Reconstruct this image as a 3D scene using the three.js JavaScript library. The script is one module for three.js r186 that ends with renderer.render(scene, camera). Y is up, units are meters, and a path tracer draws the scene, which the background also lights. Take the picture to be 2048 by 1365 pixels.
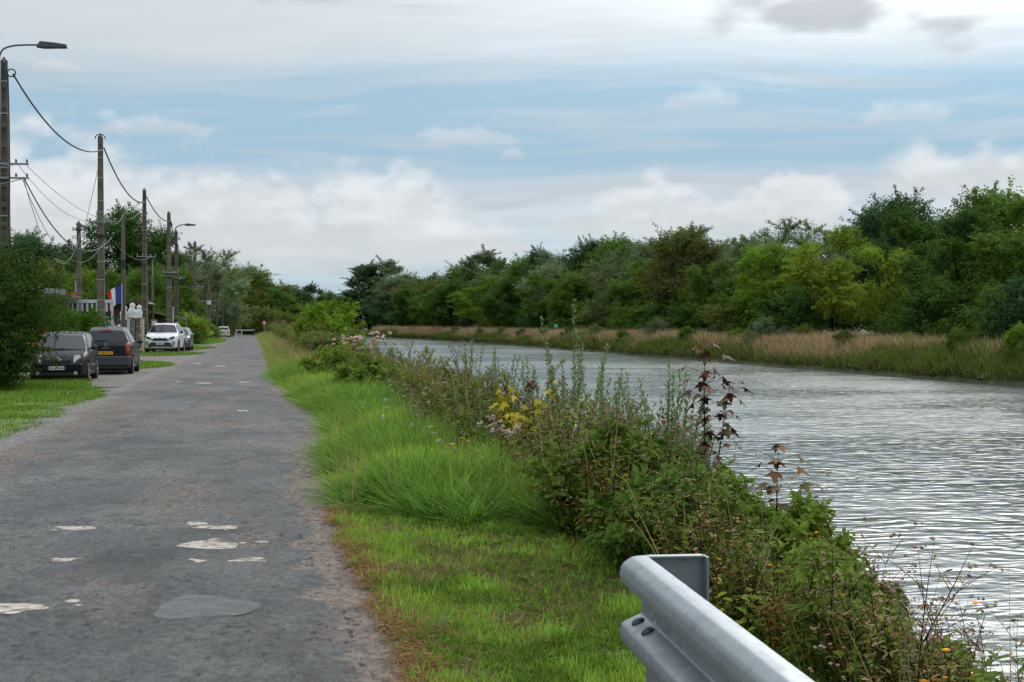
import * as THREE from 'three';
import { mergeGeometries } from 'three/addons/utils/BufferGeometryUtils.js';
import { RoundedBoxGeometry } from 'three/addons/geometries/RoundedBoxGeometry.js';
import { Brush, Evaluator, SUBTRACTION } from 'three-bvh-csg';

// ---------------------------------------------------------------- noise and random numbers
function rng(seed) { let a = seed >>> 0; return () => { a = (a + 0x6D2B79F5) | 0; let t = Math.imul(a ^ (a >>> 15), 1 | a); t = (t + Math.imul(t ^ (t >>> 7), 61 | t)) ^ t; return ((t ^ (t >>> 14)) >>> 0) / 4294967296; }; }
function hash2(ix, iy) { let h = Math.imul(ix, 374761393) + Math.imul(iy, 668265263); h = Math.imul(h ^ (h >>> 13), 1274126177); return ((h ^ (h >>> 16)) >>> 0) / 4294967296; }
function vnoise(x, y) {
  const ix = Math.floor(x), iy = Math.floor(y), fx = x - ix, fy = y - iy;
  const u = fx * fx * (3 - 2 * fx), v = fy * fy * (3 - 2 * fy);
  const a = hash2(ix, iy), b = hash2(ix + 1, iy), c = hash2(ix, iy + 1), d = hash2(ix + 1, iy + 1);
  return a + (b - a) * u + (c - a) * v + (a - b - c + d) * u * v;
}
function fbm(x, y, oct = 4) { let s = 0, a = 0.5, n = 0; for (let i = 0; i < oct; i++) { s += a * vnoise(x, y); n += a; x = x * 2.03 + 17.1; y = y * 2.03 + 9.7; a *= 0.5; } return s / n; }
const clamp = (x, a = 0, b = 1) => Math.min(b, Math.max(a, x));
const lerp = (a, b, t) => a + (b - a) * t;
const sstep = (a, b, x) => { const t = clamp((x - a) / (b - a)); return t * t * (3 - 2 * t); };
const gauss = (x, c, w) => Math.exp(-(((x - c) / w) ** 2));
const DEG = Math.PI / 180;

// ---------------------------------------------------------------- camera, sky, sun, exposure
// The road runs along -z; the camera stands on it, turned 10.25 degrees to the right of the road.
const scene = new THREE.Scene();
const YAW = 10.245 * DEG, PITCH = 0.655 * DEG;
const camera = new THREE.PerspectiveCamera(26.99, 1024 / 682, 0.1, 3000);
camera.position.set(0, 1.70, 0);
camera.lookAt(Math.sin(YAW) * 100, 1.70 - Math.tan(PITCH) * 100, -Math.cos(YAW) * 100);

function cumulus(az, el, c) {            // 0..1 cover of one heap cloud; c = [azimuth, base, half width, height, softness]
  const [ac, eb, hw, hh, soft] = c;
  let dx = az - ac; if (dx > 180) dx -= 360; if (dx < -180) dx += 360;
  if (Math.abs(dx) > hw * 1.5 || el < eb - hh * 1.2 || el > eb + hh * 2.2) return 0;
  const n = fbm(az * 0.55 + ac * 3, el * 0.9 + 40, 5) - 0.5, m = fbm(az * 1.7 + 8, el * 2.6, 4) - 0.5;
  const dome = hh * Math.sqrt(Math.max(0, 1 - (dx / hw) ** 2)) * (1 + 0.7 * (fbm(az * 0.33 + ac, 3.3, 3) - 0.5));
  const top = sstep(-0.32 * soft - 0.05, 0.40 * soft + 0.05, (eb + dome - el) / hh + n * 1.25 + m * 0.7);
  const bottom = sstep(-0.55, 0.15, (el - eb) / hh + n * 0.5 + 0.1);
  const side = sstep(1.1, 0.72, Math.abs(dx / hw) + n * 1.1 + m * 0.5);
  return top * bottom * side;
}
const CLOUDS = [
  [-17, 3.4, 8.5, 3.5, 0.9], [-6.5, 3.2, 5.4, 2.9, 0.8], [-2.4, 3.0, 3.2, 1.0, 1.0],
  [6.2, 3.9, 4.6, 1.5, 0.7], [11.2, 4.2, 2.6, 1.5, 0.6], [-1.9, 7.35, 2.2, 0.5, 0.7], [7.6, 8.8, 1.6, 0.6, 0.8],
  [0.0, 6.75, 0.5, 0.3, 0.8], [-17.6, 9.75, 1.1, 0.4, 0.9], [17.5, 5.5, 3.4, 1.2, 1], [15.5, 8.0, 2.2, 0.5, 1], [-14, 7.6, 2.2, 0.35, 1],
];
{ const r = rng(5); for (let a = 24; a < 336; a += 7 + r() * 6) CLOUDS.push([a, 3.1 + r() * 1.2, 4 + r() * 5, 1.4 + r() * 2.4, 0.5 + r() * 0.5]); for (let k = 0; k < 34; k++) CLOUDS.push([24 + r() * 312, 6 + r() * 7, 0.6 + r() * 2, 0.3 + r() * 0.3, 0.8]); }
const GREY = [[12.6, 12.0, 5.2, 0.8], [17.9, 12.75, 1.1, 0.45], [-8.8, 13.0, 2.2, 0.5]];
{ const r = rng(9); for (let k = 0; k < 26; k++) GREY.push([24 + r() * 312, 11 + r() * 14, 2 + r() * 4, 0.5 + r() * 0.8]); }
const SUN_AZ = 20, SUN_EL = 31;         // degrees right of the camera's axis, degrees above the horizon
function makeSky() {
  const W = 4096, H = 2048, data = new Float32Array(W * H * 4), o = [0, 0, 0];
  const sx = Math.cos(SUN_EL * DEG) * Math.sin(SUN_AZ * DEG), sy = Math.sin(SUN_EL * DEG), sz = Math.cos(SUN_EL * DEG) * Math.cos(SUN_AZ * DEG);
  for (let j = 0; j < H; j++) {
    const el = ((j + 0.5) / H - 0.5) * 180;
    for (let i = 0; i < W; i++) {
      // column -> direction (x, z): azimuth measured from the camera's axis, clockwise seen from above
      const th = ((i + 0.5) / W - 0.5) * 2 * Math.PI, dx = Math.cos(th), dz = Math.sin(th);
      let az = Math.atan2(dx, -dz) / DEG - YAW / DEG; if (az > 180) az -= 360; if (az < -180) az += 360;
      const e = Math.max(el, 0);
      if (el < -3) { o[0] = 0.30; o[1] = 0.33; o[2] = 0.33; }
      else {
        const seam = 0.5 * sstep(150, 180, Math.abs(az)), both = (f) => (seam > 0 ? lerp(f(az), f(-az), seam) : f(az));   // closes the noise behind the camera
        const warp = (both((q) => fbm(q * 0.06 + 3, e * 0.3, 3)) - 0.5) * 2.2;
        const streak = both((q) => fbm(q * 0.075 + 5, e * 1.5 + warp * 1.6, 6)), fine = both((q) => fbm(q * 0.30 + 11, e * 5.5 + warp * 4, 5));
        let blue = 0.80 * gauss(e + warp * 0.55, 9.1, 0.95) + 0.85 * gauss(e + warp * 0.5, 6.7, 0.85) + 0.45 * gauss(e, 7.9, 1.2) + 0.5 * gauss(e + warp, 13.3, 1.1) + 0.25 * gauss(e + warp, 10.8, 1.2);
        blue *= clamp(-0.15 + 2.4 * streak) * clamp(0.4 + 1.25 * fine);
        blue += 0.42 * sstep(14, 24, e) * sstep(0.42, 0.62, fbm(az * 0.045 + 60, e * 0.12 + 7 + warp * 0.4, 4)) + 0.10;
        blue = clamp(blue * 1.12 * (0.45 + 1.1 * both((q) => fbm(q * 0.16 + 71, e * 3.1 + warp * 2.4, 4))));
        const low = sstep(5.8, 1.0, e);
        let wr = lerp(0.67, 0.555, low), wg = lerp(0.735, 0.675, low), wb = lerp(0.79, 0.735, low);
        const veil = 0.95 + 0.34 * (streak - 0.5) + 0.20 * (fine - 0.5);
        wr *= veil; wg *= veil; wb *= veil;
        o[0] = lerp(wr, 0.375, blue); o[1] = lerp(wg, 0.555, blue); o[2] = lerp(wb, 0.690, blue);
        // bright torn sheet of high cloud, brighter on the sun's side
        const dirx = Math.cos(el * DEG) * Math.sin(az * DEG), diry = Math.sin(el * DEG), dirz = Math.cos(el * DEG) * Math.cos(az * DEG);
        const mu = dirx * sx + diry * sy + dirz * sz, off = Math.acos(clamp(mu, -1, 1)) / DEG;
        const sheet = sstep(9.2, 12.2, e + warp * 0.9) * sstep(0.30, 0.62, streak * 0.7 + fine * 0.35 + 0.2 * sstep(60, 25, off));
        const lum = 0.69 + 0.16 * Math.exp(-off / 24);
        for (let k = 0; k < 3; k++) o[k] = lerp(o[k], lum * [0.98, 0.995, 1.01][k], sheet * 0.62);
        let greyCover = 0;
        if (e > 2 && e < 28) {
          for (const c of GREY) {
            let d = az - c[0]; if (d > 180) d -= 360; if (Math.abs(d) > c[2] * 1.7 || Math.abs(e - c[1]) > c[3] * 2.6) continue;
            const n = fbm(az * 0.4 + 3, e * 0.9 + 7, 5) - 0.5;
            const q = sstep(-0.1, 1.0, 1 - Math.hypot(d / c[2], (e - c[1]) / (c[3] * 1.35)) + n * 3.2 + 0.1);
            for (let k = 0; k < 3; k++) o[k] = lerp(o[k], [0.50, 0.53, 0.57][k] * (1 + n * 0.3), q * 0.8); greyCover = Math.max(greyCover, q);
          }
          for (const c of CLOUDS) {
            const q = cumulus(az, e, c); if (q <= 0) continue;
            const t = clamp((e - c[1]) / c[3]), n = fbm(az * 0.9 + c[0], e * 2.1, 4) - 0.5;
            const b = lerp(0.70, 0.84, sstep(0, 0.9, t + n * 0.9)) * (1 + n * 0.12);
            for (let k = 0; k < 3; k++) o[k] = lerp(o[k], b * [0.965, 1.0, 1.02][k], q * (c[3] < 0.7 ? 0.42 : 0.85));
          }
        }
        const glow = 3.9 * Math.exp(-((off / 19) ** 2)) * sstep(5, 22, e) * (0.7 + 0.5 * fine) * (1 - 0.75 * greyCover);   // veiled sun
        const dome = 1 + 0.95 * sstep(13, 62, e);   // an overcast dome brightens towards the zenith
        for (let k = 0; k < 3; k++) o[k] *= (1 + glow) * dome;
      }
      const at = (j * W + i) * 4; data[at] = o[0]; data[at + 1] = o[1]; data[at + 2] = o[2]; data[at + 3] = 1;
    }
  }
  const t = new THREE.DataTexture(data, W, H, THREE.RGBAFormat, THREE.FloatType);
  t.mapping = THREE.EquirectangularReflectionMapping; t.magFilter = THREE.LinearFilter; t.minFilter = THREE.LinearFilter; t.colorSpace = THREE.LinearSRGBColorSpace; t.needsUpdate = true;
  return t;
}
const sky = makeSky();
scene.background = sky; scene.environment = sky;

const sun = new THREE.DirectionalLight(new THREE.Color(1, 0.96, 0.9), 1.0);
{ const a = SUN_AZ * DEG + YAW; sun.position.set(Math.sin(a) * Math.cos(SUN_EL * DEG) * 200, Math.sin(SUN_EL * DEG) * 200, -Math.cos(a) * Math.cos(SUN_EL * DEG) * 200 - 60); sun.target.position.set(0, 0, -60); }
sun.castShadow = true; sun.shadow.radius = 60; sun.shadow.mapSize.set(4096, 4096);
Object.assign(sun.shadow.camera, { left: -160, right: 160, top: 160, bottom: -160, near: 1, far: 500 });
scene.add(sun, sun.target);

const renderer = new THREE.WebGLRenderer({ antialias: true });
renderer.setSize(1024, 682);
renderer.toneMapping = THREE.LinearToneMapping;
renderer.toneMappingExposure = 1.0;
renderer.shadowMap.enabled = true;

// ---------------------------------------------------------------- helpers
const taken = new Map();
function numbered(name) { const n = taken.get(name) ?? 0; taken.set(name, n + 1); return n ? `${name}_${String(n).padStart(3, '0')}` : name; }
function tag(o, label, category, group) { o.userData.label = label; o.userData.category = category; if (group) o.userData.group = group; return o; }
function thing(name, label, category, [x, y, z] = [0, 0, 0], turn = 0, group) {
  const o = new THREE.Group(); o.name = numbered(name); o.position.set(x, y, z); o.rotation.y = turn; scene.add(o); return tag(o, label, category, group);
}
function part(name, geo, mat, parent) { const m = new THREE.Mesh(geo, mat); m.name = name; parent.add(m); return m; }
function solo(name, geo, mat, label, category, group) { const m = new THREE.Mesh(geo, mat); m.name = numbered(name); scene.add(m); return tag(m, label, category, group); }
function structure(name, geo, mat, label, category) { const m = solo(name, geo, mat, label, category); m.userData.kind = 'structure'; return m; }
const ORD = ['first', 'second', 'third', 'fourth', 'fifth', 'sixth', 'seventh', 'eighth', 'ninth', 'tenth', 'eleventh', 'twelfth', 'thirteenth', 'fourteenth', 'fifteenth', 'sixteenth', 'seventeenth', 'eighteenth', 'nineteenth', 'twentieth', 'twenty-first', 'twenty-second', 'twenty-third', 'twenty-fourth', 'twenty-fifth', 'twenty-sixth', 'twenty-seventh', 'twenty-eighth', 'twenty-ninth', 'thirtieth', 'thirty-first', 'thirty-second', 'thirty-third', 'thirty-fourth', 'thirty-fifth', 'thirty-sixth', 'thirty-seventh', 'thirty-eighth', 'thirty-ninth', 'fortieth'];
const V3 = (x, y, z) => new THREE.Vector3(x, y, z);
const lin = (r, g, b) => new THREE.Color().setRGB(r, g, b);
const std = (c, roughness = 0.8, more = {}) => new THREE.MeshStandardMaterial({ color: c, roughness, ...more });

class GB {                                // collects triangles with colours into one geometry
  constructor() { this.p = []; this.n = []; this.c = []; this.i = []; }
  vert(x, y, z, nx, ny, nz, c) { this.p.push(x, y, z); this.n.push(nx, ny, nz); this.c.push(c[0], c[1], c[2]); return this.p.length / 3 - 1; }
  geo() {
    const g = new THREE.BufferGeometry();
    g.setAttribute('position', new THREE.Float32BufferAttribute(this.p, 3)); g.setAttribute('normal', new THREE.Float32BufferAttribute(this.n, 3));
    g.setAttribute('color', new THREE.Float32BufferAttribute(this.c, 3)); g.setIndex(this.i); return g;
  }
  diamond(p, d, s, n, L, W, c) {          // one simple leaf: base p, direction d, side s, normal n
    const a = this.vert(p.x, p.y, p.z, n.x, n.y, n.z, c);
    const mx = p.x + d.x * L * 0.45, my = p.y + d.y * L * 0.45, mz = p.z + d.z * L * 0.45, h = W / 2;
    this.vert(mx + s.x * h, my + s.y * h, mz + s.z * h, n.x, n.y, n.z, c);
    this.vert(p.x + d.x * L, p.y + d.y * L, p.z + d.z * L, n.x, n.y, n.z, c);
    this.vert(mx - s.x * h, my - s.y * h, mz - s.z * h, n.x, n.y, n.z, c);
    this.i.push(a, a + 1, a + 2, a, a + 2, a + 3);
  }
  leaf(p, d, n, L, W, bend, c) {          // a bent lanceolate leaf, four faces
    const s = V3().crossVectors(d, n).normalize();
    const at = (t) => V3(p.x + d.x * L * t - n.x * bend * L * t * t, p.y + d.y * L * t - n.y * bend * L * t * t, p.z + d.z * L * t - n.z * bend * L * t * t);
    const q = [at(0), at(0.35), at(0.72), at(1)], w = [0, 0.5 * W, 0.38 * W, 0], nn = V3(n.x + d.x * bend, n.y + d.y * bend, n.z + d.z * bend).normalize();
    const b = this.vert(q[0].x, q[0].y, q[0].z, n.x, n.y, n.z, c);
    for (const k of [1, 2]) for (const e of [1, -1]) this.vert(q[k].x + s.x * w[k] * e, q[k].y + s.y * w[k] * e, q[k].z + s.z * w[k] * e, nn.x, nn.y, nn.z, c);
    const t = this.vert(q[3].x, q[3].y, q[3].z, nn.x, nn.y, nn.z, c);
    this.i.push(b, b + 1, b + 2, b + 1, b + 3, b + 2, b + 2, b + 3, b + 4, b + 3, t, b + 4);
  }
  blade(x, z, ang, h, w, lean, c, segs = 3, y0 = 0) {   // one grass blade
    const dx = Math.cos(ang), dz = Math.sin(ang), sx = -dz, sz = dx; let prev = -1;
    for (let k = 0; k <= segs; k++) {
      const t = k / segs, out = lean * h * t * t, y = y0 + h * t * (1 - 0.28 * lean * t), ww = w * 0.5 * (1 - t ** 1.6);
      const ny = 0.35 + lean * t * 0.6, l = Math.hypot(1, ny), nx = -dx / l, nz = -dz / l, n = ny / l;
      if (k === segs) { const e = this.vert(x + dx * out, y, z + dz * out, nx, n, nz, c); this.i.push(prev + 1, prev, e); break; }
      const e = this.vert(x + dx * out + sx * ww, y, z + dz * out + sz * ww, nx, n, nz, c);
      this.vert(x + dx * out - sx * ww, y, z + dz * out - sz * ww, nx, n, nz, c);
      if (prev >= 0) this.i.push(prev + 1, prev, e, prev + 1, e, e + 1);
      prev = e;
    }
  }
  tube(pts, radii, sides, c) {            // tapered limb
    let prev = -1; const N = pts.length; let ref = V3(0.31, 0.2, 0.93);
    for (let k = 0; k < N; k++) {
      const t = V3().subVectors(pts[Math.min(k + 1, N - 1)], pts[Math.max(k - 1, 0)]).normalize();
      if (Math.abs(t.dot(ref)) > 0.95) ref = V3(0.9, 0.1, -0.4).normalize();
      const u = V3().crossVectors(t, ref).normalize(), v = V3().crossVectors(t, u);
      const first = this.p.length / 3;
      for (let s = 0; s < sides; s++) {
        const a = s / sides * Math.PI * 2, nx = u.x * Math.cos(a) + v.x * Math.sin(a), ny = u.y * Math.cos(a) + v.y * Math.sin(a), nz = u.z * Math.cos(a) + v.z * Math.sin(a);
        this.vert(pts[k].x + nx * radii[k], pts[k].y + ny * radii[k], pts[k].z + nz * radii[k], nx, ny, nz, c);
      }
      if (prev >= 0) for (let s = 0; s < sides; s++) { const a = prev + s, b = prev + (s + 1) % sides, e = first + s, f = first + (s + 1) % sides; this.i.push(a, e, b, b, e, f); }
      prev = first;
    }
  }
  ball(x, y, z, r, c, sides = 5, flat = 1) { // a small knob (flower head, seed head)
    const top = this.vert(x, y + r * flat, z, 0, 1, 0, c), ring = this.p.length / 3;
    for (let s = 0; s < sides; s++) { const a = s / sides * 6.283; this.vert(x + Math.cos(a) * r, y, z + Math.sin(a) * r, Math.cos(a), 0.3, Math.sin(a), c); }
    const bot = this.vert(x, y - r * flat, z, 0, -1, 0, c);
    for (let s = 0; s < sides; s++) { const a = ring + s, b = ring + (s + 1) % sides; this.i.push(a, top, b, b, bot, a); }
  }
}
function leafMat(r, g, b, more = {}) { return new THREE.MeshPhysicalMaterial({ color: lin(r, g, b), roughness: 0.85, vertexColors: true, side: THREE.DoubleSide, transmission: 0.42, thickness: 0, ior: 1.4, specularIntensity: 0.04, ...more }); }
const barkMat = (r, g, b) => std(lin(r, g, b), 0.95, { vertexColors: true });
function stuff(name, label, category, geo, mat, list) {   // list of [x, y, z, turn, scale, tilt, tiltdir, colour]
  const m = new THREE.InstancedMesh(geo, mat, list.length); m.name = numbered(name); m.frustumCulled = false;
  const M = new THREE.Matrix4(), q = new THREE.Quaternion(), q2 = new THREE.Quaternion(), s = V3(1, 1, 1), p = V3(), Y = V3(0, 1, 0), ax = V3(), c = new THREE.Color();
  list.forEach(([x, y, z, turn, sc, tilt = 0, td = 0, col], k) => {
    q.setFromAxisAngle(Y, turn); ax.set(Math.cos(td), 0, Math.sin(td)); q2.setFromAxisAngle(ax, tilt); q2.multiply(q);
    s.set(sc[0] ?? sc, sc[1] ?? sc, sc[0] ?? sc); M.compose(p.set(x, y, z), q2, s); m.setMatrixAt(k, M); c.setRGB(...(col ?? [1, 1, 1])); m.setColorAt(k, c);
  });
  scene.add(m); tag(m, label, category); m.userData.kind = 'stuff'; return m;
}
function canvasTex(w, h, draw) {
  const c = document.createElement('canvas'); c.width = w; c.height = h; draw(c.getContext('2d'), w, h);
  const t = new THREE.CanvasTexture(c); t.colorSpace = THREE.SRGBColorSpace; return t;
}
function dataTex(w, h, f, { srgb = true, repeat = true } = {}) {   // f(x, y) -> [r, g, b] in 0..1 linear (srgb) or raw
  const d = new Uint8Array(w * h * 4), enc = srgb ? (v) => (v <= 0.0031308 ? v * 12.92 : 1.055 * v ** (1 / 2.4) - 0.055) : (v) => v;
  for (let y = 0; y < h; y++) for (let x = 0; x < w; x++) { const c = f(x, y), at = (y * w + x) * 4; for (let k = 0; k < 3; k++) d[at + k] = Math.round(clamp(enc(clamp(c[k]))) * 255); d[at + 3] = 255; }
  const t = new THREE.DataTexture(d, w, h); t.magFilter = THREE.LinearFilter; t.minFilter = THREE.LinearMipmapLinearFilter; t.generateMipmaps = true;
  if (srgb) t.colorSpace = THREE.SRGBColorSpace; if (repeat) t.wrapS = t.wrapT = THREE.RepeatWrapping; t.needsUpdate = true; return t;
}
function pnoise(x, y, per) {              // tiling value noise
  const ix = Math.floor(x), iy = Math.floor(y), fx = x - ix, fy = y - iy, w = (a) => ((a % per) + per) % per;
  const u = fx * fx * (3 - 2 * fx), v = fy * fy * (3 - 2 * fy);
  const a = hash2(w(ix), w(iy)), b = hash2(w(ix + 1), w(iy)), c = hash2(w(ix), w(iy + 1)), d = hash2(w(ix + 1), w(iy + 1));
  return a + (b - a) * u + (c - a) * v + (a - b - c + d) * u * v;
}

// ---------------------------------------------------------------- ground, road, water
const WATER = -1.0;
const farX = (d) => 33.4 - (d > 180 ? 9.5 * ((d - 180) / 170) ** 1.6 : 0) + (fbm(d * 0.06, 4, 3) - 0.5) * 1.6;     // far waterline
const nearX = (d) => 5.25 - 0.75 * sstep(13, 8.5, d) + (fbm(d * 0.11, 9, 3) - 0.5) * 0.9 - (d > 200 ? ((d - 200) / 150) ** 1.6 * 9 : 0);       // near waterline
const edgeR = (d) => 0.78 + 0.55 * gauss(d, 25, 6) + 0.16 * gauss(d, 36, 4) + (fbm(d * 0.9, 2, 3) - 0.5) * 0.22;    // right edge of the metalled surface
const edgeL = (d) => -3.5 + (fbm(d * 0.35, 7, 3) - 0.5) * 0.5;
function groundY(x, d) {
  const n = nearX(d), f = farX(d);
  if (x < n - 2.2) return 0.02 * (fbm(x * 0.5, d * 0.5, 2) - 0.5) - 0.01;
  if (x < n + 2.5) { const t = (x - (n - 2.2)) / 2.2; return t < 1 ? -1.0 * (t ** 1.35) + (fbm(x * 1.4, d * 0.9, 2) - 0.5) * 0.12 : -1.0 - (t - 1) * 0.9; }
  if (x < f - 2.5) return -2.0;
  if (x < f + 2.2) { const t = (x - f) / 2.2; return t < 0 ? -1 + t * 0.9 : -1 + 1.3 * t ** 0.7 + (fbm(x * 0.8, d * 0.5, 2) - 0.5) * 0.2 * t; }
  return 0.3 + 0.3 * (fbm(x * 0.05, d * 0.05, 2) - 0.5);
}
function gridSheet(xs, ds, yf) {
  const nx = xs.length, p = [], uv = [], idx = [];
  for (const d of ds) for (const x of xs) { p.push(x, yf(x, d), -d); uv.push(x, d); }
  for (let j = 0; j + 1 < ds.length; j++) for (let i = 0; i + 1 < nx; i++) { const a = j * nx + i; idx.push(a, a + 1, a + nx, a + 1, a + nx + 1, a + nx); }
  const g = new THREE.BufferGeometry(); g.setAttribute('position', new THREE.Float32BufferAttribute(p, 3)); g.setAttribute('uv', new THREE.Float32BufferAttribute(uv, 2)); g.setIndex(idx); g.computeVertexNormals(); return g;
}
const steps = (a, b, s) => { const o = []; for (let x = a; x < b - 1e-6; x += s) o.push(x); o.push(b); return o; };
const soilTex = dataTex(512, 512, (x, y) => {
  const u = x / 512, v = y / 512, a = 0.5 * pnoise(u * 12, v * 12, 12) + 0.3 * pnoise(u * 40, v * 40, 40) + 0.2 * pnoise(u * 130, v * 130, 130), b = pnoise(u * 200, v * 200, 200);
  const t = sstep(0.35, 0.65, a); return [lerp(0.045, 0.085, t) * (0.7 + 0.6 * b), lerp(0.060, 0.085, t) * (0.7 + 0.6 * b), lerp(0.02, 0.035, t) * (0.7 + 0.6 * b)];
});
soilTex.repeat.set(1 / 6, 1 / 6);
{
  const xs = [...steps(-900, -100, 100), ...steps(-90, -20, 10), ...steps(-15, 0, 1), ...steps(0.5, 2.5, 0.5), ...steps(2.75, 8, 0.25), ...steps(10, 28, 3), ...steps(29, 38, 0.4), ...steps(42, 90, 8), ...steps(100, 900, 100)];
  const ds = [...steps(-60, -10, 10), ...steps(-8, 60, 0.8), ...steps(62, 260, 3), ...steps(270, 520, 10), ...steps(560, 1400, 120)];
  const g = structure('ground', gridSheet(xs, ds, (x, d) => { const y = groundY(x, clamp(d, -60, 420)); return d > 440 && x > -20 ? lerp(y, 0.3, clamp((d - 440) / 40)) : y; }), std(0xffffff, 1, { map: soilTex }), 'flat earthy ground on both sides of the canal', 'ground');
  g.material.bumpMap = soilTex; g.material.bumpScale = 0.03;
}
// metalled road: near stretch and far stretch, each with a surface of its own, uv in metres
const RX0 = -4.3, RX1 = 1.5;
function roadColour(x, d, fine) {
  // asphalt of exposed grey chippings, worn to brown dust and gravel at both edges
  const big = fbm(x * 0.9 + 3, d * 0.5, 4), mid = fbm(x * 4, d * 3 + 8, 4);
  let r = 0.090, g = 0.088, b = 0.085;
  const tone = 0.62 + 0.76 * big; r *= tone; g *= tone; b *= tone;
  const oldPatch = sstep(0.49, 0.55, fbm(x * 1.1 + 20, d * 0.8 + 5, 4)); r *= 1 - 0.24 * oldPatch; g *= 1 - 0.23 * oldPatch; b *= 1 - 0.21 * oldPatch;
  const ragged = sstep(0.57, 0.63, fbm(x * 2.6 + 9, d * 1.9 + 30, 4)); r *= 1 - 0.28 * ragged; g *= 1 - 0.28 * ragged; b *= 1 - 0.28 * ragged;
  // worn, stripped areas: brown grit
  const left = sstep(-2.35, -3.05, x + (fbm(d * 0.6, x, 3) - 0.5) * 1.3), right = sstep(0.34, 0.42, x - edgeR(d) + 0.80 + (fbm(d * 1.6 + 7, x * 2.5, 4) - 0.5) * 0.5 + 0.06);
  const band = gauss(d, 23.5, 3.0) * 0.9 + 0.9 * gauss(d, 31, 2) + gauss(d, 42, 3) * 0.8 + gauss(d, 56, 3) * 0.6;
  const strip = sstep(0.56, 0.66, fbm(x * 1.3 + 40, d * 0.45 + 3, 4) + band * 0.13);
  let brown = clamp(Math.max(left * 0.85, right, strip * 0.55));
  brown *= 0.55 + 0.8 * mid;
  r = lerp(r, 0.135, brown * 0.85); g = lerp(g, 0.100, brown * 0.85); b = lerp(b, 0.077, brown * 0.85);
  // gravel on the far left
  const gravel = sstep(-3.0, -3.35, x + (fbm(d * 0.8, 3, 2) - 0.5) * 0.6);
  r = lerp(r, 0.165, gravel * 0.7); g = lerp(g, 0.156, gravel * 0.7); b = lerp(b, 0.147, gravel * 0.7);
  // grain: chippings
  const k = 1 + (fine - 0.5) * (1.0 + 0.5 * brown); return [r * k, g * k, b * k];
}
const rr = rng(77);
const roadNear = dataTex(1160, 2048, (x, y) => {
  const X = RX0 + (x + 0.5) / 1160 * (RX1 - RX0), d = 4 + (y + 0.5) / 2048 * 32;
  let f = 0.30 * rr() + 0.30 * vnoise(x * 0.45, y * 0.45) + 0.40 * vnoise(x * 0.16, y * 0.30); f = 0.5 + (f - 0.5) * 1.5; const pit = vnoise(X * 26 + 5, d * 17); if (pit > 0.74) f -= (pit - 0.74) * 4.5 * vnoise(X * 2, d * 1.4); const crack = Math.abs(fbm(X * 1.6 + 2, d * 2.3 + 9, 4) - 0.5); if (crack < 0.010) f -= 0.5 * (1 - crack / 0.010) * sstep(0.45, 0.6, vnoise(X * 0.8 + 3, d * 0.7));
  return roadColour(X, d, f);
}, { repeat: false });
const roadFar = dataTex(400, 2048, (x, y) => { const X = RX0 + (x + 0.5) / 400 * (RX1 - RX0), d = 36 + (y + 0.5) / 2048 * 310; return roadColour(X, d, 0.35 + 0.3 * rr()); }, { repeat: false });
const gritTex = dataTex(512, 512, (x, y) => { const a = pnoise(x / 512 * 128, y / 512 * 128, 128), b = pnoise(x / 512 * 40, y / 512 * 40, 40), v = a * 0.75 + b * 0.25; return [v, v, v]; }, { srgb: false });
gritTex.repeat.set(1 / 1.1, 1 / 1.1);
function roadY(x, d) { return 0.03 + 0.035 * (1 - ((x + 1.2) / 2.6) ** 2) * 0.6 + (fbm(x * 1.6 + 4, d * 0.9, 3) - 0.5) * 0.045 * sstep(60, 30, d) - 0.03 * sstep(-3.1, -4.2, x) - 0.03 * sstep(0.7, 1.4, x); }
function roadSheet(d0, d1, s) {
  const g = gridSheet(steps(RX0, RX1, 0.29), steps(d0, d1, s), roadY), uv = g.attributes.uv, uv1 = uv.clone();
  for (let i = 0; i < uv.count; i++) uv.setXY(i, (uv.getX(i) - RX0) / (RX1 - RX0), (uv.getY(i) - (d0 === 36 ? 36 : 4)) / (d0 === 36 ? 310 : 32));
  g.setAttribute('uv1', uv1); return g;
}
gritTex.channel = 1;
const road = structure('road', roadSheet(4, 36, 0.25), std(0xffffff, 0.92, { map: roadNear, bumpMap: gritTex, bumpScale: 0.006 }), 'worn grey asphalt towpath road with brown gravelly edges', 'road');
const roadBeyond = part('road_stretch', roadSheet(36, 346, 2), std(0xffffff, 0.92, { map: roadFar }), road);
{ const behind = part('road_stretch', roadSheet(-30, 4, 1), std(lin(0.13, 0.13, 0.13), 0.92), road); behind.geometry.deleteAttribute('uv'); }
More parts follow.
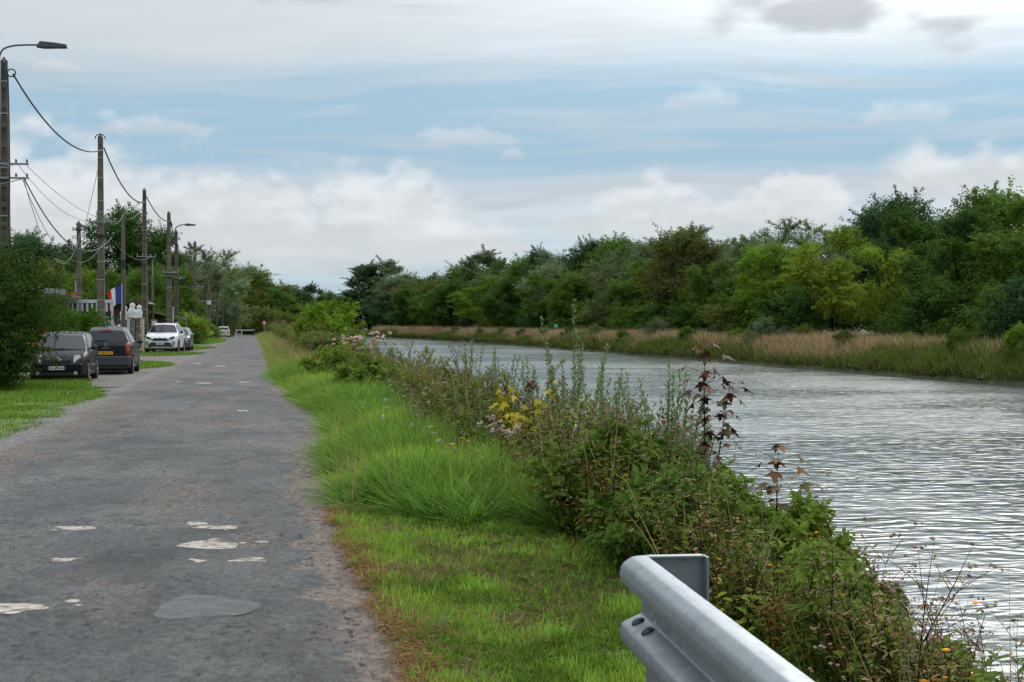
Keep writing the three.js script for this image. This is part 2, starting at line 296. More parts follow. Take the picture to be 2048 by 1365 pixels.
// pothole fillings: thin uneven cakes of pale or grey material
{
  const pale = dataTex(128, 128, (x, y) => { const v = 0.20 + 0.26 * pnoise(x / 4, y / 4, 32) + 0.10 * pnoise(x, y, 128) - 0.20 * sstep(0.5, 0.72, pnoise(x / 8, y / 8, 16)); return [v * 1.08, v * 0.94, v * 0.79]; });
  const grey = dataTex(128, 128, (x, y) => { const v = 0.045 + 0.06 * pnoise(x, y, 128) + 0.035 * pnoise(x / 10, y / 10, 12); return [v * 1.03, v * 1.0, v * 0.99]; });
  const mp = std(0xffffff, 0.95, { map: pale, bumpMap: gritTex.clone(), bumpScale: 0.003 }), mg = std(0xffffff, 0.9, { map: grey }); mp.bumpMap.channel = 0;
  const list = [[-0.354, 10.85, 0.225, 0.21, 0], [-1.48, 8.6, 0.33, 0.17, 0], [-1.42, 11.95, 0.16, 0.10, 0], [-0.30, 11.8, 0.16, 0.09, 0], [-0.47, 12.0, 0.08, 0.07, 0], [-0.06, 10.15, 0.09, 0.06, 0], [-0.40, 10.15, 0.035, 0.03, 0], [-1.34, 10.4, 0.07, 0.06, 0],
    [-1.45, 41, 0.24, 0.4, 0], [-0.28, 41.5, 0.22, 0.3, 0], [-2.2, 42.3, 0.10, 0.25, 0], [-0.22, 27.6, 0.12, 0.2, 0], [-1.4, 58, 0.25, 0.5, 0], [0.05, 11.0, 0.05, 0.03, 0], [-0.30, 8.5, 0.30, 0.33, 1], [-0.9, 36.5, 0.4, 0.6, 1], [-2.4, 62, 0.2, 0.5, 0]];
  { const q = rng(15); for (const [x, d, rx, rd, kind] of list.slice(0, 8)) if (!kind) for (let k = 0; k < 3; k++) { const a = q() * 6.28, f = 1.05 + q() * 0.5; list.push([x + Math.cos(a) * rx * f, d + Math.sin(a) * rd * f, 0.012 + q() * 0.035, 0.012 + q() * 0.03, 0]); } }
  list.forEach(([x, d, rx, rd, kind], k) => {
    const g = new GB(), N = 64, c = [1, 1, 1], cy = roadY(x, d) + 0.005; g.vert(x, cy, -d, 0, 1, 0, c);
    const uv = [x, d];
    for (const [f, drop] of [[0.86, 0], [1, 0.006]]) for (let s = 0; s < N; s++) { const a = s / N * 6.2832, rag = k === 0 ? 0.6 : kind ? 0.8 : 0.85, r = f * (1 - rag * 0.5 + rag * fbm(Math.cos(a) * (k === 0 || kind ? 1.3 : 2.6) + k * 7, Math.sin(a) * (k === 0 || kind ? 1.3 : 2.6) + k * 3, 4)), px = x + Math.cos(a) * rx * r, pd = d + Math.sin(a) * rd * r; g.vert(px, roadY(px, pd) + 0.005 - drop * 0.7, -pd, 0, 1, 0, c); uv.push(px, pd); }
    for (let s = 0; s < N; s++) { const a = 1 + s, b = 1 + (s + 1) % N; g.i.push(0, a, b, a, a + N, b, b, a + N, b + N); }
    const geo = g.geo(); geo.setAttribute('uv', new THREE.Float32BufferAttribute(uv, 2)); geo.deleteAttribute('color');
    const pth = part('pothole_patch', geo, kind ? mg : mp, road); if (k === 0) pth.userData.label = 'round pale cement patch'; if (k === 14) pth.userData.label = 'smooth grey tar patch';
  });
}
// gravel apron and drives on the left, with lawns laid over it
const gravelTex = dataTex(512, 512, (x, y) => { const u = x / 512, v = y / 512, a = pnoise(u * 110, v * 110, 110), b = pnoise(u * 9, v * 9, 9), c = pnoise(u * 30, v * 30, 30), k = 0.55 + 0.9 * a; return [lerp(0.12, 0.16, b) * k * (0.85 + 0.3 * c), lerp(0.112, 0.132, b) * k * (0.85 + 0.3 * c), lerp(0.10, 0.108, b) * k * (0.85 + 0.3 * c)]; });
gravelTex.repeat.set(0.5, 0.5);
structure('gravel_verge', gridSheet(steps(-10.5, -3.6, 0.5), steps(39.5, 200, 1.5), (x, d) => 0.016 + 0.012 * fbm(x, d, 2)), std(0xffffff, 0.95, { map: gravelTex }), 'gravel parking strip along the left side of the road', 'gravel');
// water
{
  const wave = (per, s) => dataTex(512, 512, (x, y) => {
    const u = x / 512, v = y / 512; let h = 0; const r = rng(s); // sum of short crests that tile
    const wx = pnoise(u * 6, v * 6, 6), wz = pnoise(u * 6 + 0.5, v * 6 + 0.2, 6);
    for (const [n, a] of [[7, 0.38], [13, 0.32], [24, 0.22], [48, 0.08]]) { const q = pnoise(u * n + wx * 0.7, v * n * per + wz, n * (per === 1 ? 1 : per)); h += a * (1 - Math.abs(2 * q - 1) ** 1.3); }
    return [h, h, h];
  }, { srgb: false });
  const bump = wave(3, 3); bump.repeat.set(1 / 5.2, 1 / 8.4);
  const ruffle = dataTex(512, 512, (x, y) => { const u = x / 512, v = y / 512, n = 0.55 * pnoise(u * 5, v * 14, 70) * 1 + 0.3 * pnoise(u * 15, v * 42, 210) + 0.15 * pnoise(u * 40, v * 100, 200), t = 0.52 + 0.26 * sstep(0.28, 0.68, n); return [t, t, t]; }, { srgb: false }); ruffle.repeat.set(1 / 47, 1 / 83);   // calm and wind-ruffled patches
  const xs = [...steps(0, 12, 0.5), ...steps(13, 42, 1)], ds = [...steps(-40, 60, 1), ...steps(64, 480, 8)];
  const g = gridSheet(xs, ds, () => WATER);
  const p = g.attributes.position; for (let i = 0; i < p.count; i++) { const d = -p.getZ(i), n = nearX(clamp(d, -40, 420)) - 1.0, f = farX(clamp(d, -40, 420)) + 1.0; p.setX(i, n + (f - n) * (p.getX(i) / 42)); }
  { const uv = g.attributes.uv; for (let i = 0; i < p.count; i++) uv.setXY(i, p.getX(i), -p.getZ(i)); }
  structure('canal_water', g, new THREE.MeshPhysicalMaterial({ color: lin(0.040, 0.060, 0.056), roughness: 0.29, roughnessMap: ruffle, ior: 1.333, bumpMap: bump, bumpScale: 0.036 }), 'rippled grey canal water mirroring the cloudy sky', 'water');
}
console.log('ground done');
// ---------------------------------------------------------------- trees
function makeTree(seed, o) {
  // h total height, cy crown centre, rx/ry crown radii, n lobes, lr lobe radius, leaves, L/W leaf size, tr trunk radius, up (leaves rise), spray share
  const r = rng(seed), wood = new GB(), crown = new GB(), wc = [1, 1, 1];
  const { h, cy, rx, ry, n, lr, leaves, L, W, tr, up = 0, spray = 0.25, low = 0, stems = 1, flat = 0.8, open = 0 } = o;
  const spots = [];
  for (let t = 0; spots.length < n && t < n * 40; t++) {
    const a = r() * 6.2832, y = r() * 2 - 1, q = Math.sqrt(1 - y * y), f = 0.5 + 0.5 * Math.sqrt(r());
    const pinch = y < 0 ? 1 - low * -y : 1 - 0.12 * y;
    const p = V3(Math.cos(a) * q * rx * f * pinch * (0.85 + r() * 0.3), cy + y * ry * f, Math.sin(a) * q * rx * f * pinch * (0.85 + r() * 0.3));
    if (p.y < lr * 0.5) p.y = lr * (0.5 + r() * 0.4);
    if (spots.every((s) => s.p.distanceTo(p) > lr * 0.62)) spots.push({ p, r: lr * (0.65 + r() * 0.65) });
  }
  const tops = [];
  for (let s = 0; s < stems; s++) {
    const a = s / stems * 6.28 + r(), spread = stems > 1 ? rx * 0.35 : rx * 0.08, top = V3(Math.cos(a) * spread, cy + ry * 0.55, Math.sin(a) * spread), pts = [], rad = [];
    for (let k = 0; k <= 7; k++) { const t = k / 7; pts.push(V3(top.x * t ** 1.2 + (r() - 0.5) * tr * 1.3 * t, top.y * t - 0.15 * (1 - t), top.z * t ** 1.2 + (r() - 0.5) * tr * 1.3 * t)); rad.push(tr / Math.sqrt(stems) * (k === 0 ? 1.5 : 1 - 0.85 * t)); }
    wood.tube(pts, rad, 8, wc); tops.push(pts);
  }
  let vol = 0; for (const s of spots) vol += s.r ** 2;
  const d = V3(), nn = V3(), sd = V3(), p = V3();
  for (const s of spots) {
    const st = tops[Math.floor(r() * tops.length)]; let k = 1; while (k < 6 && st[k + 1].y < s.p.y - Math.hypot(s.p.x, s.p.z) * 0.5) k++;
    const b = st[k], mid = V3().addVectors(b, s.p).multiplyScalar(0.5); mid.y -= s.p.distanceTo(b) * 0.06; mid.x += (r() - 0.5) * 0.4; mid.z += (r() - 0.5) * 0.4;
    const br = tr * 0.28 * (0.6 + r() * 0.6);
    wood.tube([b, mid, s.p], [br, br * 0.6, br * 0.22], 5, wc);
    const twigs = 3 + Math.floor(r() * 3);
    for (let q = 0; q < twigs; q++) { d.set(r() - 0.5, r() * 0.9 - 0.2, r() - 0.5).normalize().multiplyScalar(s.r * 0.95); wood.tube([s.p, V3().addVectors(s.p, d)], [br * 0.25, br * 0.05], 3, wc); }
    const out = V3(s.p.x, (s.p.y - cy) * 0.7, s.p.z).normalize();
    const cnt = Math.round(leaves * s.r ** 2 / vol), tone = 0.80 + r() * 0.4, warm = (r() - 0.5) * 0.22;
    const nsp = 7, sprays = []; for (let q = 0; q < nsp; q++) sprays.push(V3(r() * 2 - 1 + out.x * 0.7, r() * 1.5 - 0.5 + up, r() * 2 - 1 + out.z * 0.7).normalize().multiplyScalar(s.r * (1.1 + r() * 0.7)));
    for (let q = 0; q < cnt; q++) {
      if (r() < spray) { const t = 0.25 + 0.75 * r(), v = sprays[q % nsp], w = s.r * 0.13; p.set(s.p.x + v.x * t + (r() - 0.5) * w, s.p.y + v.y * t * (1 - 0.15 * t) + (r() - 0.5) * w, s.p.z + v.z * t + (r() - 0.5) * w); nn.copy(v).normalize(); }
      else {
        const a = r() * 6.2832, y = r() * 2 - 1, g = Math.sqrt(1 - y * y); nn.set(Math.cos(a) * g, y, Math.sin(a) * g);
        const f = s.r * (open ? r() ** 0.55 : r() ** 0.34) * (0.9 + 0.2 * Math.sin(a * 3 + y * 4 + s.p.x)); p.set(s.p.x + nn.x * f, s.p.y + nn.y * f * flat, s.p.z + nn.z * f);
      }
      nn.x = nn.x * 0.55 + (r() - 0.5) * 1.1; nn.z = nn.z * 0.55 + (r() - 0.5) * 1.1; nn.y = nn.y * 0.4 + 0.35 + (r() - 0.5) * 0.9; nn.normalize();
      d.set(r() - 0.5, r() - 0.5 - 0.18 + up * 0.9, r() - 0.5); d.addScaledVector(nn, -d.dot(nn)).normalize(); sd.crossVectors(d, nn);
      const sz = 0.7 + r() * 0.6, br2 = tone * (0.82 + r() * 0.36);
      crown.diamond(p, d, sd, nn, L * sz, W * sz, [br2 * (1 + warm), br2, br2 * (1 - warm * 0.6)]);
    }
  }
  return { trunk: wood.geo(), crown: crown.geo(), h };
}
const TREE = {
  round: [makeTree(11, { h: 11, cy: 6.0, rx: 4.0, ry: 5.0, n: 34, lr: 1.5, leaves: 49400, L: 0.192, W: 0.126, tr: 0.24 }), makeTree(12, { h: 11, cy: 5.8, rx: 4.4, ry: 5.0, n: 38, lr: 1.35, leaves: 49400, L: 0.185, W: 0.126, tr: 0.26, stems: 2 })],
  willow: [makeTree(21, { h: 12, cy: 6.2, rx: 4.3, ry: 5.8, n: 44, lr: 1.3, leaves: 57000, L: 0.252, W: 0.074, tr: 0.3, up: 0.45, spray: 0.5, stems: 2, flat: 1.05 }), makeTree(22, { h: 12, cy: 6.5, rx: 4.0, ry: 5.6, n: 34, lr: 1.35, leaves: 49400, L: 0.237, W: 0.074, tr: 0.28, up: 0.6, spray: 0.6, flat: 1.15 })],
  loose: [makeTree(31, { h: 12, cy: 7.0, rx: 4.2, ry: 5.2, n: 30, lr: 1.25, leaves: 36100, L: 0.192, W: 0.111, tr: 0.22, spray: 0.5, open: 1, stems: 2 }), makeTree(32, { h: 12, cy: 6.8, rx: 4.6, ry: 5.4, n: 36, lr: 1.3, leaves: 41800, L: 0.200, W: 0.118, tr: 0.25, spray: 0.45, open: 1 })],
  young: [makeTree(41, { h: 8, cy: 5.1, rx: 2.9, ry: 3.2, n: 24, lr: 1.0, leaves: 28500, L: 0.141, W: 0.089, tr: 0.12, stems: 4, low: 0.35, spray: 0.4, open: 1 }), makeTree(42, { h: 8, cy: 4.7, rx: 2.6, ry: 3.4, n: 22, lr: 0.95, leaves: 22800, L: 0.141, W: 0.089, tr: 0.13, stems: 3, low: 0.3, spray: 0.45, open: 1 })],
  tall: [makeTree(51, { h: 15, cy: 8.6, rx: 3.4, ry: 6.6, n: 34, lr: 1.35, leaves: 41800, L: 0.222, W: 0.133, tr: 0.26, up: 0.3, spray: 0.45, low: 0.4 })],
  bush: [makeTree(61, { h: 3.4, cy: 1.6, rx: 2.1, ry: 1.6, n: 26, lr: 0.75, leaves: 20900, L: 0.126, W: 0.074, tr: 0.06, stems: 5, spray: 0.35 }), makeTree(62, { h: 3, cy: 1.4, rx: 1.8, ry: 1.5, n: 22, lr: 0.7, leaves: 17100, L: 0.118, W: 0.074, tr: 0.06, stems: 5, spray: 0.45, up: 0.3 })],
};
const HUE = {                              // leaf colours
  deep: leafMat(0.082, 0.160, 0.032), mid: leafMat(0.130, 0.220, 0.036), fresh: leafMat(0.190, 0.310, 0.036), lime: leafMat(0.260, 0.345, 0.042), silver: leafMat(0.275, 0.340, 0.180), grey: leafMat(0.190, 0.250, 0.110), brown: leafMat(0.145, 0.160, 0.045), olive: leafMat(0.180, 0.215, 0.048), blue: leafMat(0.080, 0.152, 0.058),
};
const BARK = { grey: barkMat(0.13, 0.115, 0.095), brown: barkMat(0.075, 0.06, 0.045) };
function plantTree(name, label, category, kind, v, hue, x, d, height, turn, wide = 1, group, bark = 'grey', y) {
  const T = TREE[kind][v % TREE[kind].length], s = height / T.h;
  const t = thing(name, label, category, [x, (y ?? groundY(x, d)) - 0.05, -d], turn, group); t.scale.set(s * wide, s, s * wide);
  part('trunk', T.trunk, BARK[bark], t); part('crown', T.crown, HUE[hue], t); return t;
}
const SAY = { deep: 'dark green', mid: 'mid green', fresh: 'fresh green', lime: 'yellow-green', silver: 'silvery', grey: 'grey-green', brown: 'brownish', olive: 'olive green', blue: 'blue-green' };
const KIND = { round: 'rounded leafy tree', willow: 'willow', loose: 'loose airy tree', young: 'young several-stemmed tree', tall: 'tall slender tree', bush: 'bush' };
// far bank, front row: [x metres, distance, height, kind, variant, hue, wide], listed from the right edge of the photograph
const front = [
  [42.5, 55, 6.6, 'loose', 1, 'mid', 1.1], [42.0, 60.5, 6.8, 'round', 0, 'fresh', 0.9], [43.0, 66, 7.5, 'loose', 0, 'fresh', 1.0], [43.5, 73, 8.3, 'loose', 1, 'mid', 1.15], [42.6, 80, 8.6, 'round', 1, 'deep', 1.0],
  [41.2, 88.5, 7.0, 'young', 1, 'lime', 0.9], [41.0, 96.5, 8.0, 'young', 0, 'lime', 1.15], [40.4, 108, 7.6, 'round', 0, 'fresh', 1.0], [42.0, 115, 7.4, 'round', 1, 'deep', 1.0], [40.3, 124, 7.4, 'young', 1, 'mid', 1.0],
  [42, 135, 10.4, 'round', 0, 'brown', 1.0], [41, 148, 8.4, 'round', 1, 'mid', 1.1], [42, 163, 9.5, 'willow', 0, 'grey', 1.0], [41, 181, 8.0, 'round', 0, 'mid', 1.1], [40, 197, 8.6, 'loose', 0, 'mid', 1.1], [39, 218, 9.0, 'round', 1, 'deep', 1.1], [38, 240, 9.0, 'young', 0, 'fresh', 1.3], [36, 262, 9.2, 'round', 0, 'deep', 1.2], [35, 285, 8.6, 'round', 1, 'mid', 1.2], [33, 312, 8.8, 'round', 0, 'deep', 1.3], [31, 340, 9.2, 'round', 1, 'blue', 1.4],
];
front.forEach(([x, d, h, k, v, hue, w], i) => plantTree('bank_tree', `${SAY[hue]} ${KIND[k]}, ${ORD[i]} from the right in the bank's front row`, 'tree', k, v, hue, x, d, h, i * 2.4 + 0.7, w, 'trees along the far bank'));
const back = [
  [50, 58, 7.2, 'loose', 1, 'fresh', 1.1], [50, 66, 7.8, 'round', 1, 'deep', 1.1], [49, 74, 8.7, 'loose', 0, 'mid', 1.2], [50, 83, 9.2, 'loose', 1, 'mid', 1.0], [51, 92, 10.4, 'round', 0, 'mid', 1.1], [49, 102, 10.6, 'round', 1, 'deep', 0.95], [52, 110, 11.6, 'round', 0, 'blue', 1.0], [48, 120, 10.8, 'willow', 1, 'silver', 1.1], [49, 130, 11.6, 'willow', 0, 'grey', 1.1], [50, 142, 11.0, 'willow', 1, 'silver', 1.2], [48, 152, 11.6, 'willow', 0, 'grey', 1.1], [50, 166, 13.4, 'willow', 0, 'grey', 1.2], [49, 180, 13.0, 'willow', 1, 'grey', 1.2], [47, 196, 12.8, 'round', 0, 'blue', 0.9], [46, 210, 12.6, 'willow', 0, 'silver', 1.2], [46, 228, 14.0, 'round', 1, 'blue', 0.9], [44, 246, 13.0, 'willow', 1, 'grey', 1.2], [43, 268, 15, 'tall', 0, 'grey', 1.5], [40, 296, 12.5, 'willow', 1, 'olive', 1.3], [38, 330, 12.5, 'willow', 0, 'olive', 1.3], [36.5, 352, 13.5, 'round', 0, 'grey', 1.3], [32.5, 372, 17.5, 'tall', 0, 'grey', 1.7], [29.5, 372, 16.5, 'tall', 0, 'blue', 1.7], [34.5, 365, 14.5, 'willow', 1, 'grey', 1.3], [39.5, 312, 12.5, 'round', 1, 'deep', 1.3], [42, 280, 13, 'round', 0, 'mid', 1.25], [44.5, 256, 12.8, 'round', 1, 'deep', 1.25], [46, 236, 12.6, 'round', 0, 'mid', 1.2], [47.5, 218, 12.4, 'round', 1, 'deep', 1.2], [48, 203, 12.2, 'willow', 0, 'grey', 1.25], [49, 188, 12.6, 'round', 0, 'mid', 1.2], [50, 172, 12.0, 'round', 1, 'mid', 1.2], [50, 157, 11.6, 'willow', 1, 'grey', 1.25],
];
back.sort((p, q) => q[0] / q[1] - p[0] / p[1]);
back.forEach(([x, d, h, k, v, hue, w], i) => plantTree('bank_tree', `${SAY[hue]} ${KIND[k]}, ${ORD[i]} from the right in the back row across the canal`, 'tree', k, v, hue, x, d, h, i * 1.7 + 0.3, w, 'trees along the far bank'));
// trees deeper in the wood, seen only as crowns in the gaps
const deep = []; { const r = rng(90); for (let d = 50, i = 0; d < 345; d += 9 + d * 0.045, i++) deep.push([57 + r() * 4 - (d > 200 ? (d - 200) * 0.09 : 0), d, 7.0 + r() * 1.4 + clamp((d - 60) / 60) * 2.8, ['round', 'round', 'willow'][i % 3], i, ['deep', 'mid', 'blue', 'olive'][i % 4], 1.35]); }
deep.forEach(([x, d, h, k, v, hue, w], i) => plantTree('wood_tree', `${SAY[hue]} tree deep in the wood across the canal, ${ORD[i]} from the right`, 'tree', k, v, hue, x, d, h, i * 2.1, w, 'trees deep in the wood'));
// understorey at the wood's foot
{ const r = rng(93); let i = 0; for (let d = 50; d < 330; d += 4.2 + d * 0.022, i++) { if (d > 84 && d < 101) continue; const hue = ['deep', 'deep', 'mid', 'blue', 'deep', 'olive'][Math.floor(r() * 6)], x = 39.8 + r() * 2.2 - (d > 190 ? ((d - 190) / 160) ** 1.5 * 8.5 : 0);
  plantTree('wood_edge_bush', `${SAY[hue]} bush at the foot of the wood across the canal, ${ORD[i]} from the right`, 'bush', 'bush', i, hue, x, d, 2.6 + r() * 1.8, r() * 6, 1.2, 'bushes at the foot of the wood', 'brown'); } }
// shrubs on the far bank itself
[[35.0, 60.5, 1.5, 'fresh'], [35.2, 67, 1.2, 'mid'], [35.0, 80.5, 1.3, 'brown'], [36.5, 75, 1.0, 'fresh'], [35.6, 97, 1.9, 'grey'], [36.2, 104, 1.2, 'fresh'], [35.2, 113, 1.3, 'mid'], [35.8, 124, 1.9, 'grey'], [35.0, 133, 1.3, 'mid'], [35.4, 146, 1.5, 'grey'], [35, 158, 1.3, 'deep'], [35, 171, 1.4, 'grey'], [34.6, 184, 1.3, 'deep'], [34.4, 198, 1.4, 'mid'], [34, 215, 1.4, 'grey'], [33, 236, 1.4, 'mid'], [37.4, 93, 1.5, 'olive'], [38.6, 100, 1.4, 'silver']]
  .forEach(([x, d, h, hue], i) => plantTree('waterside_shrub', `low ${SAY[hue]} shrub on the grassy far bank, ${ORD[i]} from the right`, 'shrub', 'bush', i, hue, x, d, h, i * 2.2, 0.85, 'shrubs on the far bank', 'brown', groundY(x, d)));
// left side of the road
const leftTrees = [
  ['round', 0, 'blue', -27.5, 186, 12.6, 0.95, 'dark blue-green round tree at the far left behind the gardens'], ['round', 1, 'blue', -23.0, 188, 12.2, 0.85, 'dark round tree beside the farthest left one, behind the gardens'],
  ['round', 0, 'deep', -15.6, 172, 14.6, 0.95, 'large dark green tree rising highest behind the concrete poles'], ['round', 1, 'deep', -11.2, 176, 13.4, 0.85, 'right half of the large dark tree clump behind the poles'],
  ['loose', 0, 'olive', -13.5, 100, 6.0, 0.85, 'olive tree with horizontal branches behind the second concrete pole'], ['loose', 1, 'olive', -16.5, 106, 4.9, 1.2, 'low olive tree behind the grey plank shed'], ['willow', 1, 'silver', -17.5, 118, 5.2, 1.3, 'silvery low tree behind the blue-white veranda'],
  ['round', 1, 'mid', -10.2, 106, 5.7, 0.9, 'mid green tree directly behind the flag'], ['round', 0, 'fresh', -12.4, 112, 5.6, 1.0, 'fresh green tree behind the brown house roof'], ['round', 0, 'mid', -8.6, 116, 6.0, 0.9, 'mid green tree right of the ladder-like pole'], ['round', 1, 'deep', -8.9, 128, 6.4, 1.0, 'dark tree behind the white car'],
  ['round', 0, 'mid', -8.4, 146, 7.2, 1.0, 'mid green tree behind the roadside lamp pole'], ['willow', 0, 'grey', -12.0, 178, 12.4, 0.9, 'grey-green willow with a feathery top left of the big silvery willow'], ['willow', 1, 'grey', -9.4, 205, 13.6, 1.0, 'tall grey-green willow behind the big silvery willow'],
  ['willow', 0, 'silver', -6.4, 222, 13.2, 1.15, 'big silvery willow overhanging the end of the road'], ['willow', 0, 'silver', -8.8, 214, 8.6, 1.0, 'low silvery willow beside the end of the road'], ['round', 0, 'mid', -6.8, 172, 4.2, 0.8, 'small bushy green tree by the far thin posts'], ['round', 1, 'brown', -7.9, 196, 5.0, 0.8, 'brownish small tree in front of the big silvery willow'],
  ['willow', 1, 'olive', -5.0, 285, 14.5, 1.3, 'olive willow just right of the big silvery willow'], ['round', 0, 'mid', -1.8, 310, 13.5, 1.35, 'olive tree beyond the end of the road'], ['loose', 1, 'olive', 1.2, 330, 13.0, 1.4, 'thin-topped tree beyond the road sign'], ['round', 0, 'deep', 2.0, 300, 9.0, 1.3, 'low dark rounded tree behind the road sign'], ['round', 1, 'mid', 5.8, 306, 8.4, 1.35, 'low green rounded tree right of the road sign'],
  ['round', 0, 'blue', 9.4, 352, 10.4, 1.5, 'blue-green tree at the canal bend, behind the lime shrub'], ['round', 1, 'mid', 4.6, 350, 11.4, 1.5, 'olive tree at the canal bend, left of the lime shrub'], ['tall', 0, 'blue', 14.2, 365, 11.6, 1.3, 'dark upright tree at the canal bend, right of the lime shrub'], ['round', 0, 'deep', 12.0, 350, 8.0, 1.2, 'dark low tree at the canal bend above the lime shrub'], ['round', 1, 'blue', 18.5, 372, 9.6, 1.6, 'dark round tree closing the canal bend'], ['round', 0, 'deep', 23.0, 380, 8.6, 1.4, 'dark broad tree closing the canal, left of the tall poplars'], ['round', 1, 'deep', 27.5, 378, 8.6, 1.4, 'dark broad tree under the tall poplars'], ['round', 0, 'blue', 22, 430, 11, 1.5, 'hazy distant tree over the canal bend'], ['round', 1, 'blue', 13, 440, 11, 1.5, 'hazy distant tree beyond the canal bend, behind the upright one'], ['round', 1, 'blue', 4, 430, 12, 1.5, 'hazy distant tree beyond the end of the road'], ['round', 0, 'mid', -16, 240, 12, 1.2, 'tree behind the gardens left of the willows'], ['round', 1, 'deep', -20, 160, 8.5, 1.3, 'dark hedge-like tree behind the brown house'], ['round', 0, 'mid', -26, 150, 6.5, 1.3, 'wide green tree behind the shed, far left'],
];
leftTrees.forEach(([k, v, hue, x, d, h, w, label], i) => plantTree(k === 'willow' ? 'willow_tree' : 'tree', label, 'tree', k, v, hue, x, d, h, i * 1.9 + 0.5, w, undefined, 'brown', 0));
// shrubs beside the road
plantTree('garden_shrub', 'yellow-green rounded shrub behind the two parked cars', 'shrub', 'bush', 1, 'lime', -5.6, 125, 2.6, 1, 1.05, undefined, 'brown', 0);
plantTree('garden_shrub', 'dark low shrub between the road cars and the yellow-green shrub', 'shrub', 'bush', 0, 'deep', -5.2, 118, 1.3, 2, 1.0, undefined, 'brown', 0);
plantTree('garden_shrub', 'bright lime shrub left of the far white car', 'shrub', 'bush', 0, 'lime', -5.6, 186, 1.7, 4, 1.0, undefined, 'brown', 0);
plantTree('garden_shrub', 'clipped dark shrub right of the far white car', 'shrub', 'bush', 1, 'deep', -3.3, 197, 0.9, 4, 0.9, undefined, 'brown', 0);
plantTree('garden_shrub', 'green shrub behind the far thin posts', 'shrub', 'bush', 0, 'mid', -7.0, 165, 3.0, 5, 1.0, undefined, 'brown', 0);
{ const r = rng(97); for (let i = 0; i < 14; i++) { const x = -2.5 + i * 1.35 + r() * 0.6, d = 232 + r() * 40 + (i > 5 ? 25 : 0), hue = ['deep', 'mid', 'deep', 'olive'][i % 4];
  plantTree('road_end_bush', `${SAY[hue]} bush beyond the end of the road, ${ORD[i]} from the left`, 'bush', 'bush', i, hue, x, d, 2.6 + r() * 1.8, r() * 6, 1.1, 'bushes beyond the end of the road', 'brown', 0); } }
// fine-leaved shrubs close enough to show their leaves
const fineBush = (seed, h, rx, n, leaves, L, W, hue, name, label, x, d, extra = {}) => {
  const T = makeTree(seed, { h, cy: h * 0.48, rx, ry: h * 0.48, n, lr: Math.min(h, rx * 1.6) * 0.25, leaves, L, W, tr: 0.035, stems: 6, spray: 0.4, ...extra });
  const t = thing(name, label, 'shrub', [x, groundY(x, d) - 0.03, -d]); part('stems', T.trunk, BARK.brown, t); part('foliage', T.crown, typeof hue === 'string' ? HUE[hue] : hue, t); return t;
};
HUE.privet = leafMat(0.055, 0.105, 0.020); HUE.hedge = leafMat(0.085, 0.185, 0.022);
fineBush(71, 4.4, 2.3, 90, 95000, 0.09, 0.055, 'privet', 'large_bush', 'large dark bush at the left edge hiding half the black hatchback', -8.0, 38.4, { up: 0.2, spray: 0.25 });
fineBush(72, 3.2, 1.3, 40, 26000, 0.085, 0.05, 'privet', 'large_bush', 'dark bush growing behind the large bush at the left edge', -9.2, 42, { up: 0.3 });
fineBush(75, 1.9, 1.1, 36, 30000, 0.08, 0.05, 'privet', 'large_bush', 'low dark bush filling the foot of the large left bush', -7.1, 37.2, { up: 0.2 });
fineBush(73, 2.5, 1.25, 36, 22000, 0.10, 0.05, 'hedge', 'garden_hedge', 'bright green garden hedge behind the black hatchback', -8.2, 62, { up: 0.4 });
fineBush(74, 2.1, 1.15, 30, 18000, 0.10, 0.05, 'hedge', 'garden_hedge', 'bright green sloping hedge end left of the second concrete pole', -6.9, 60.5, { up: 0.4 });
// the feathery lime shrub standing on the near bank far ahead
HUE.acid = leafMat(0.22, 0.35, 0.03);
fineBush(76, 3.3, 1.45, 34, 20000, 0.14, 0.05, 'acid', 'lime_shrub', 'feathery lime green shrub standing on the near bank beside the canal', 3.95, 76, { up: 0.5, spray: 0.6 });
fineBush(79, 1.2, 0.5, 14, 3000, 0.12, 0.07, 'acid', 'lime_shrub', 'small lime sapling just right of the feathery lime shrub', 4.9, 68, { up: 0.5, spray: 0.6 });
console.log('trees done');
// ---------------------------------------------------------------- grass, lawns, straw
const grassMat = leafMat(1, 1, 1, { transmission: 0.42 });
function tuft(seed, n, spread, h, w, lean, cols, segs = 3) {
  const r = rng(seed), g = new GB();
  for (let k = 0; k < n; k++) {
    const a = r() * 6.2832, q = Math.sqrt(r()) * spread, c = cols[Math.floor(r() * cols.length)], b = 0.6 + r() * 0.8;
    g.blade(Math.cos(a) * q, Math.sin(a) * q, a + (r() - 0.5) * 2.4, h * (0.5 + r() * 0.7), w * (0.7 + r() * 0.6), lean * (0.3 + r()), [c[0] * b, c[1] * b, c[2] * b], segs);
  }
  return g.geo();
}
const C = { lush: [0.195, 0.350, 0.050], bluegreen: [0.185, 0.325, 0.06], yellowgreen: [0.275, 0.365, 0.055], lime: [0.34, 0.41, 0.06], straw: [0.42, 0.32, 0.16], rust: [0.26, 0.14, 0.06], drybrown: [0.20, 0.125, 0.065], pinkstraw: [0.54, 0.415, 0.265], dull: [0.20, 0.235, 0.075] };
const patchy = (x, d, s, o = 0) => fbm(x * s + o, d * s + o * 1.7, 3);
const tint = (r, a = 0.25) => { const b = 1 - a / 2 + r() * a; return [b * (0.95 + r() * 0.12), b, b * (0.9 + r() * 0.15)]; };
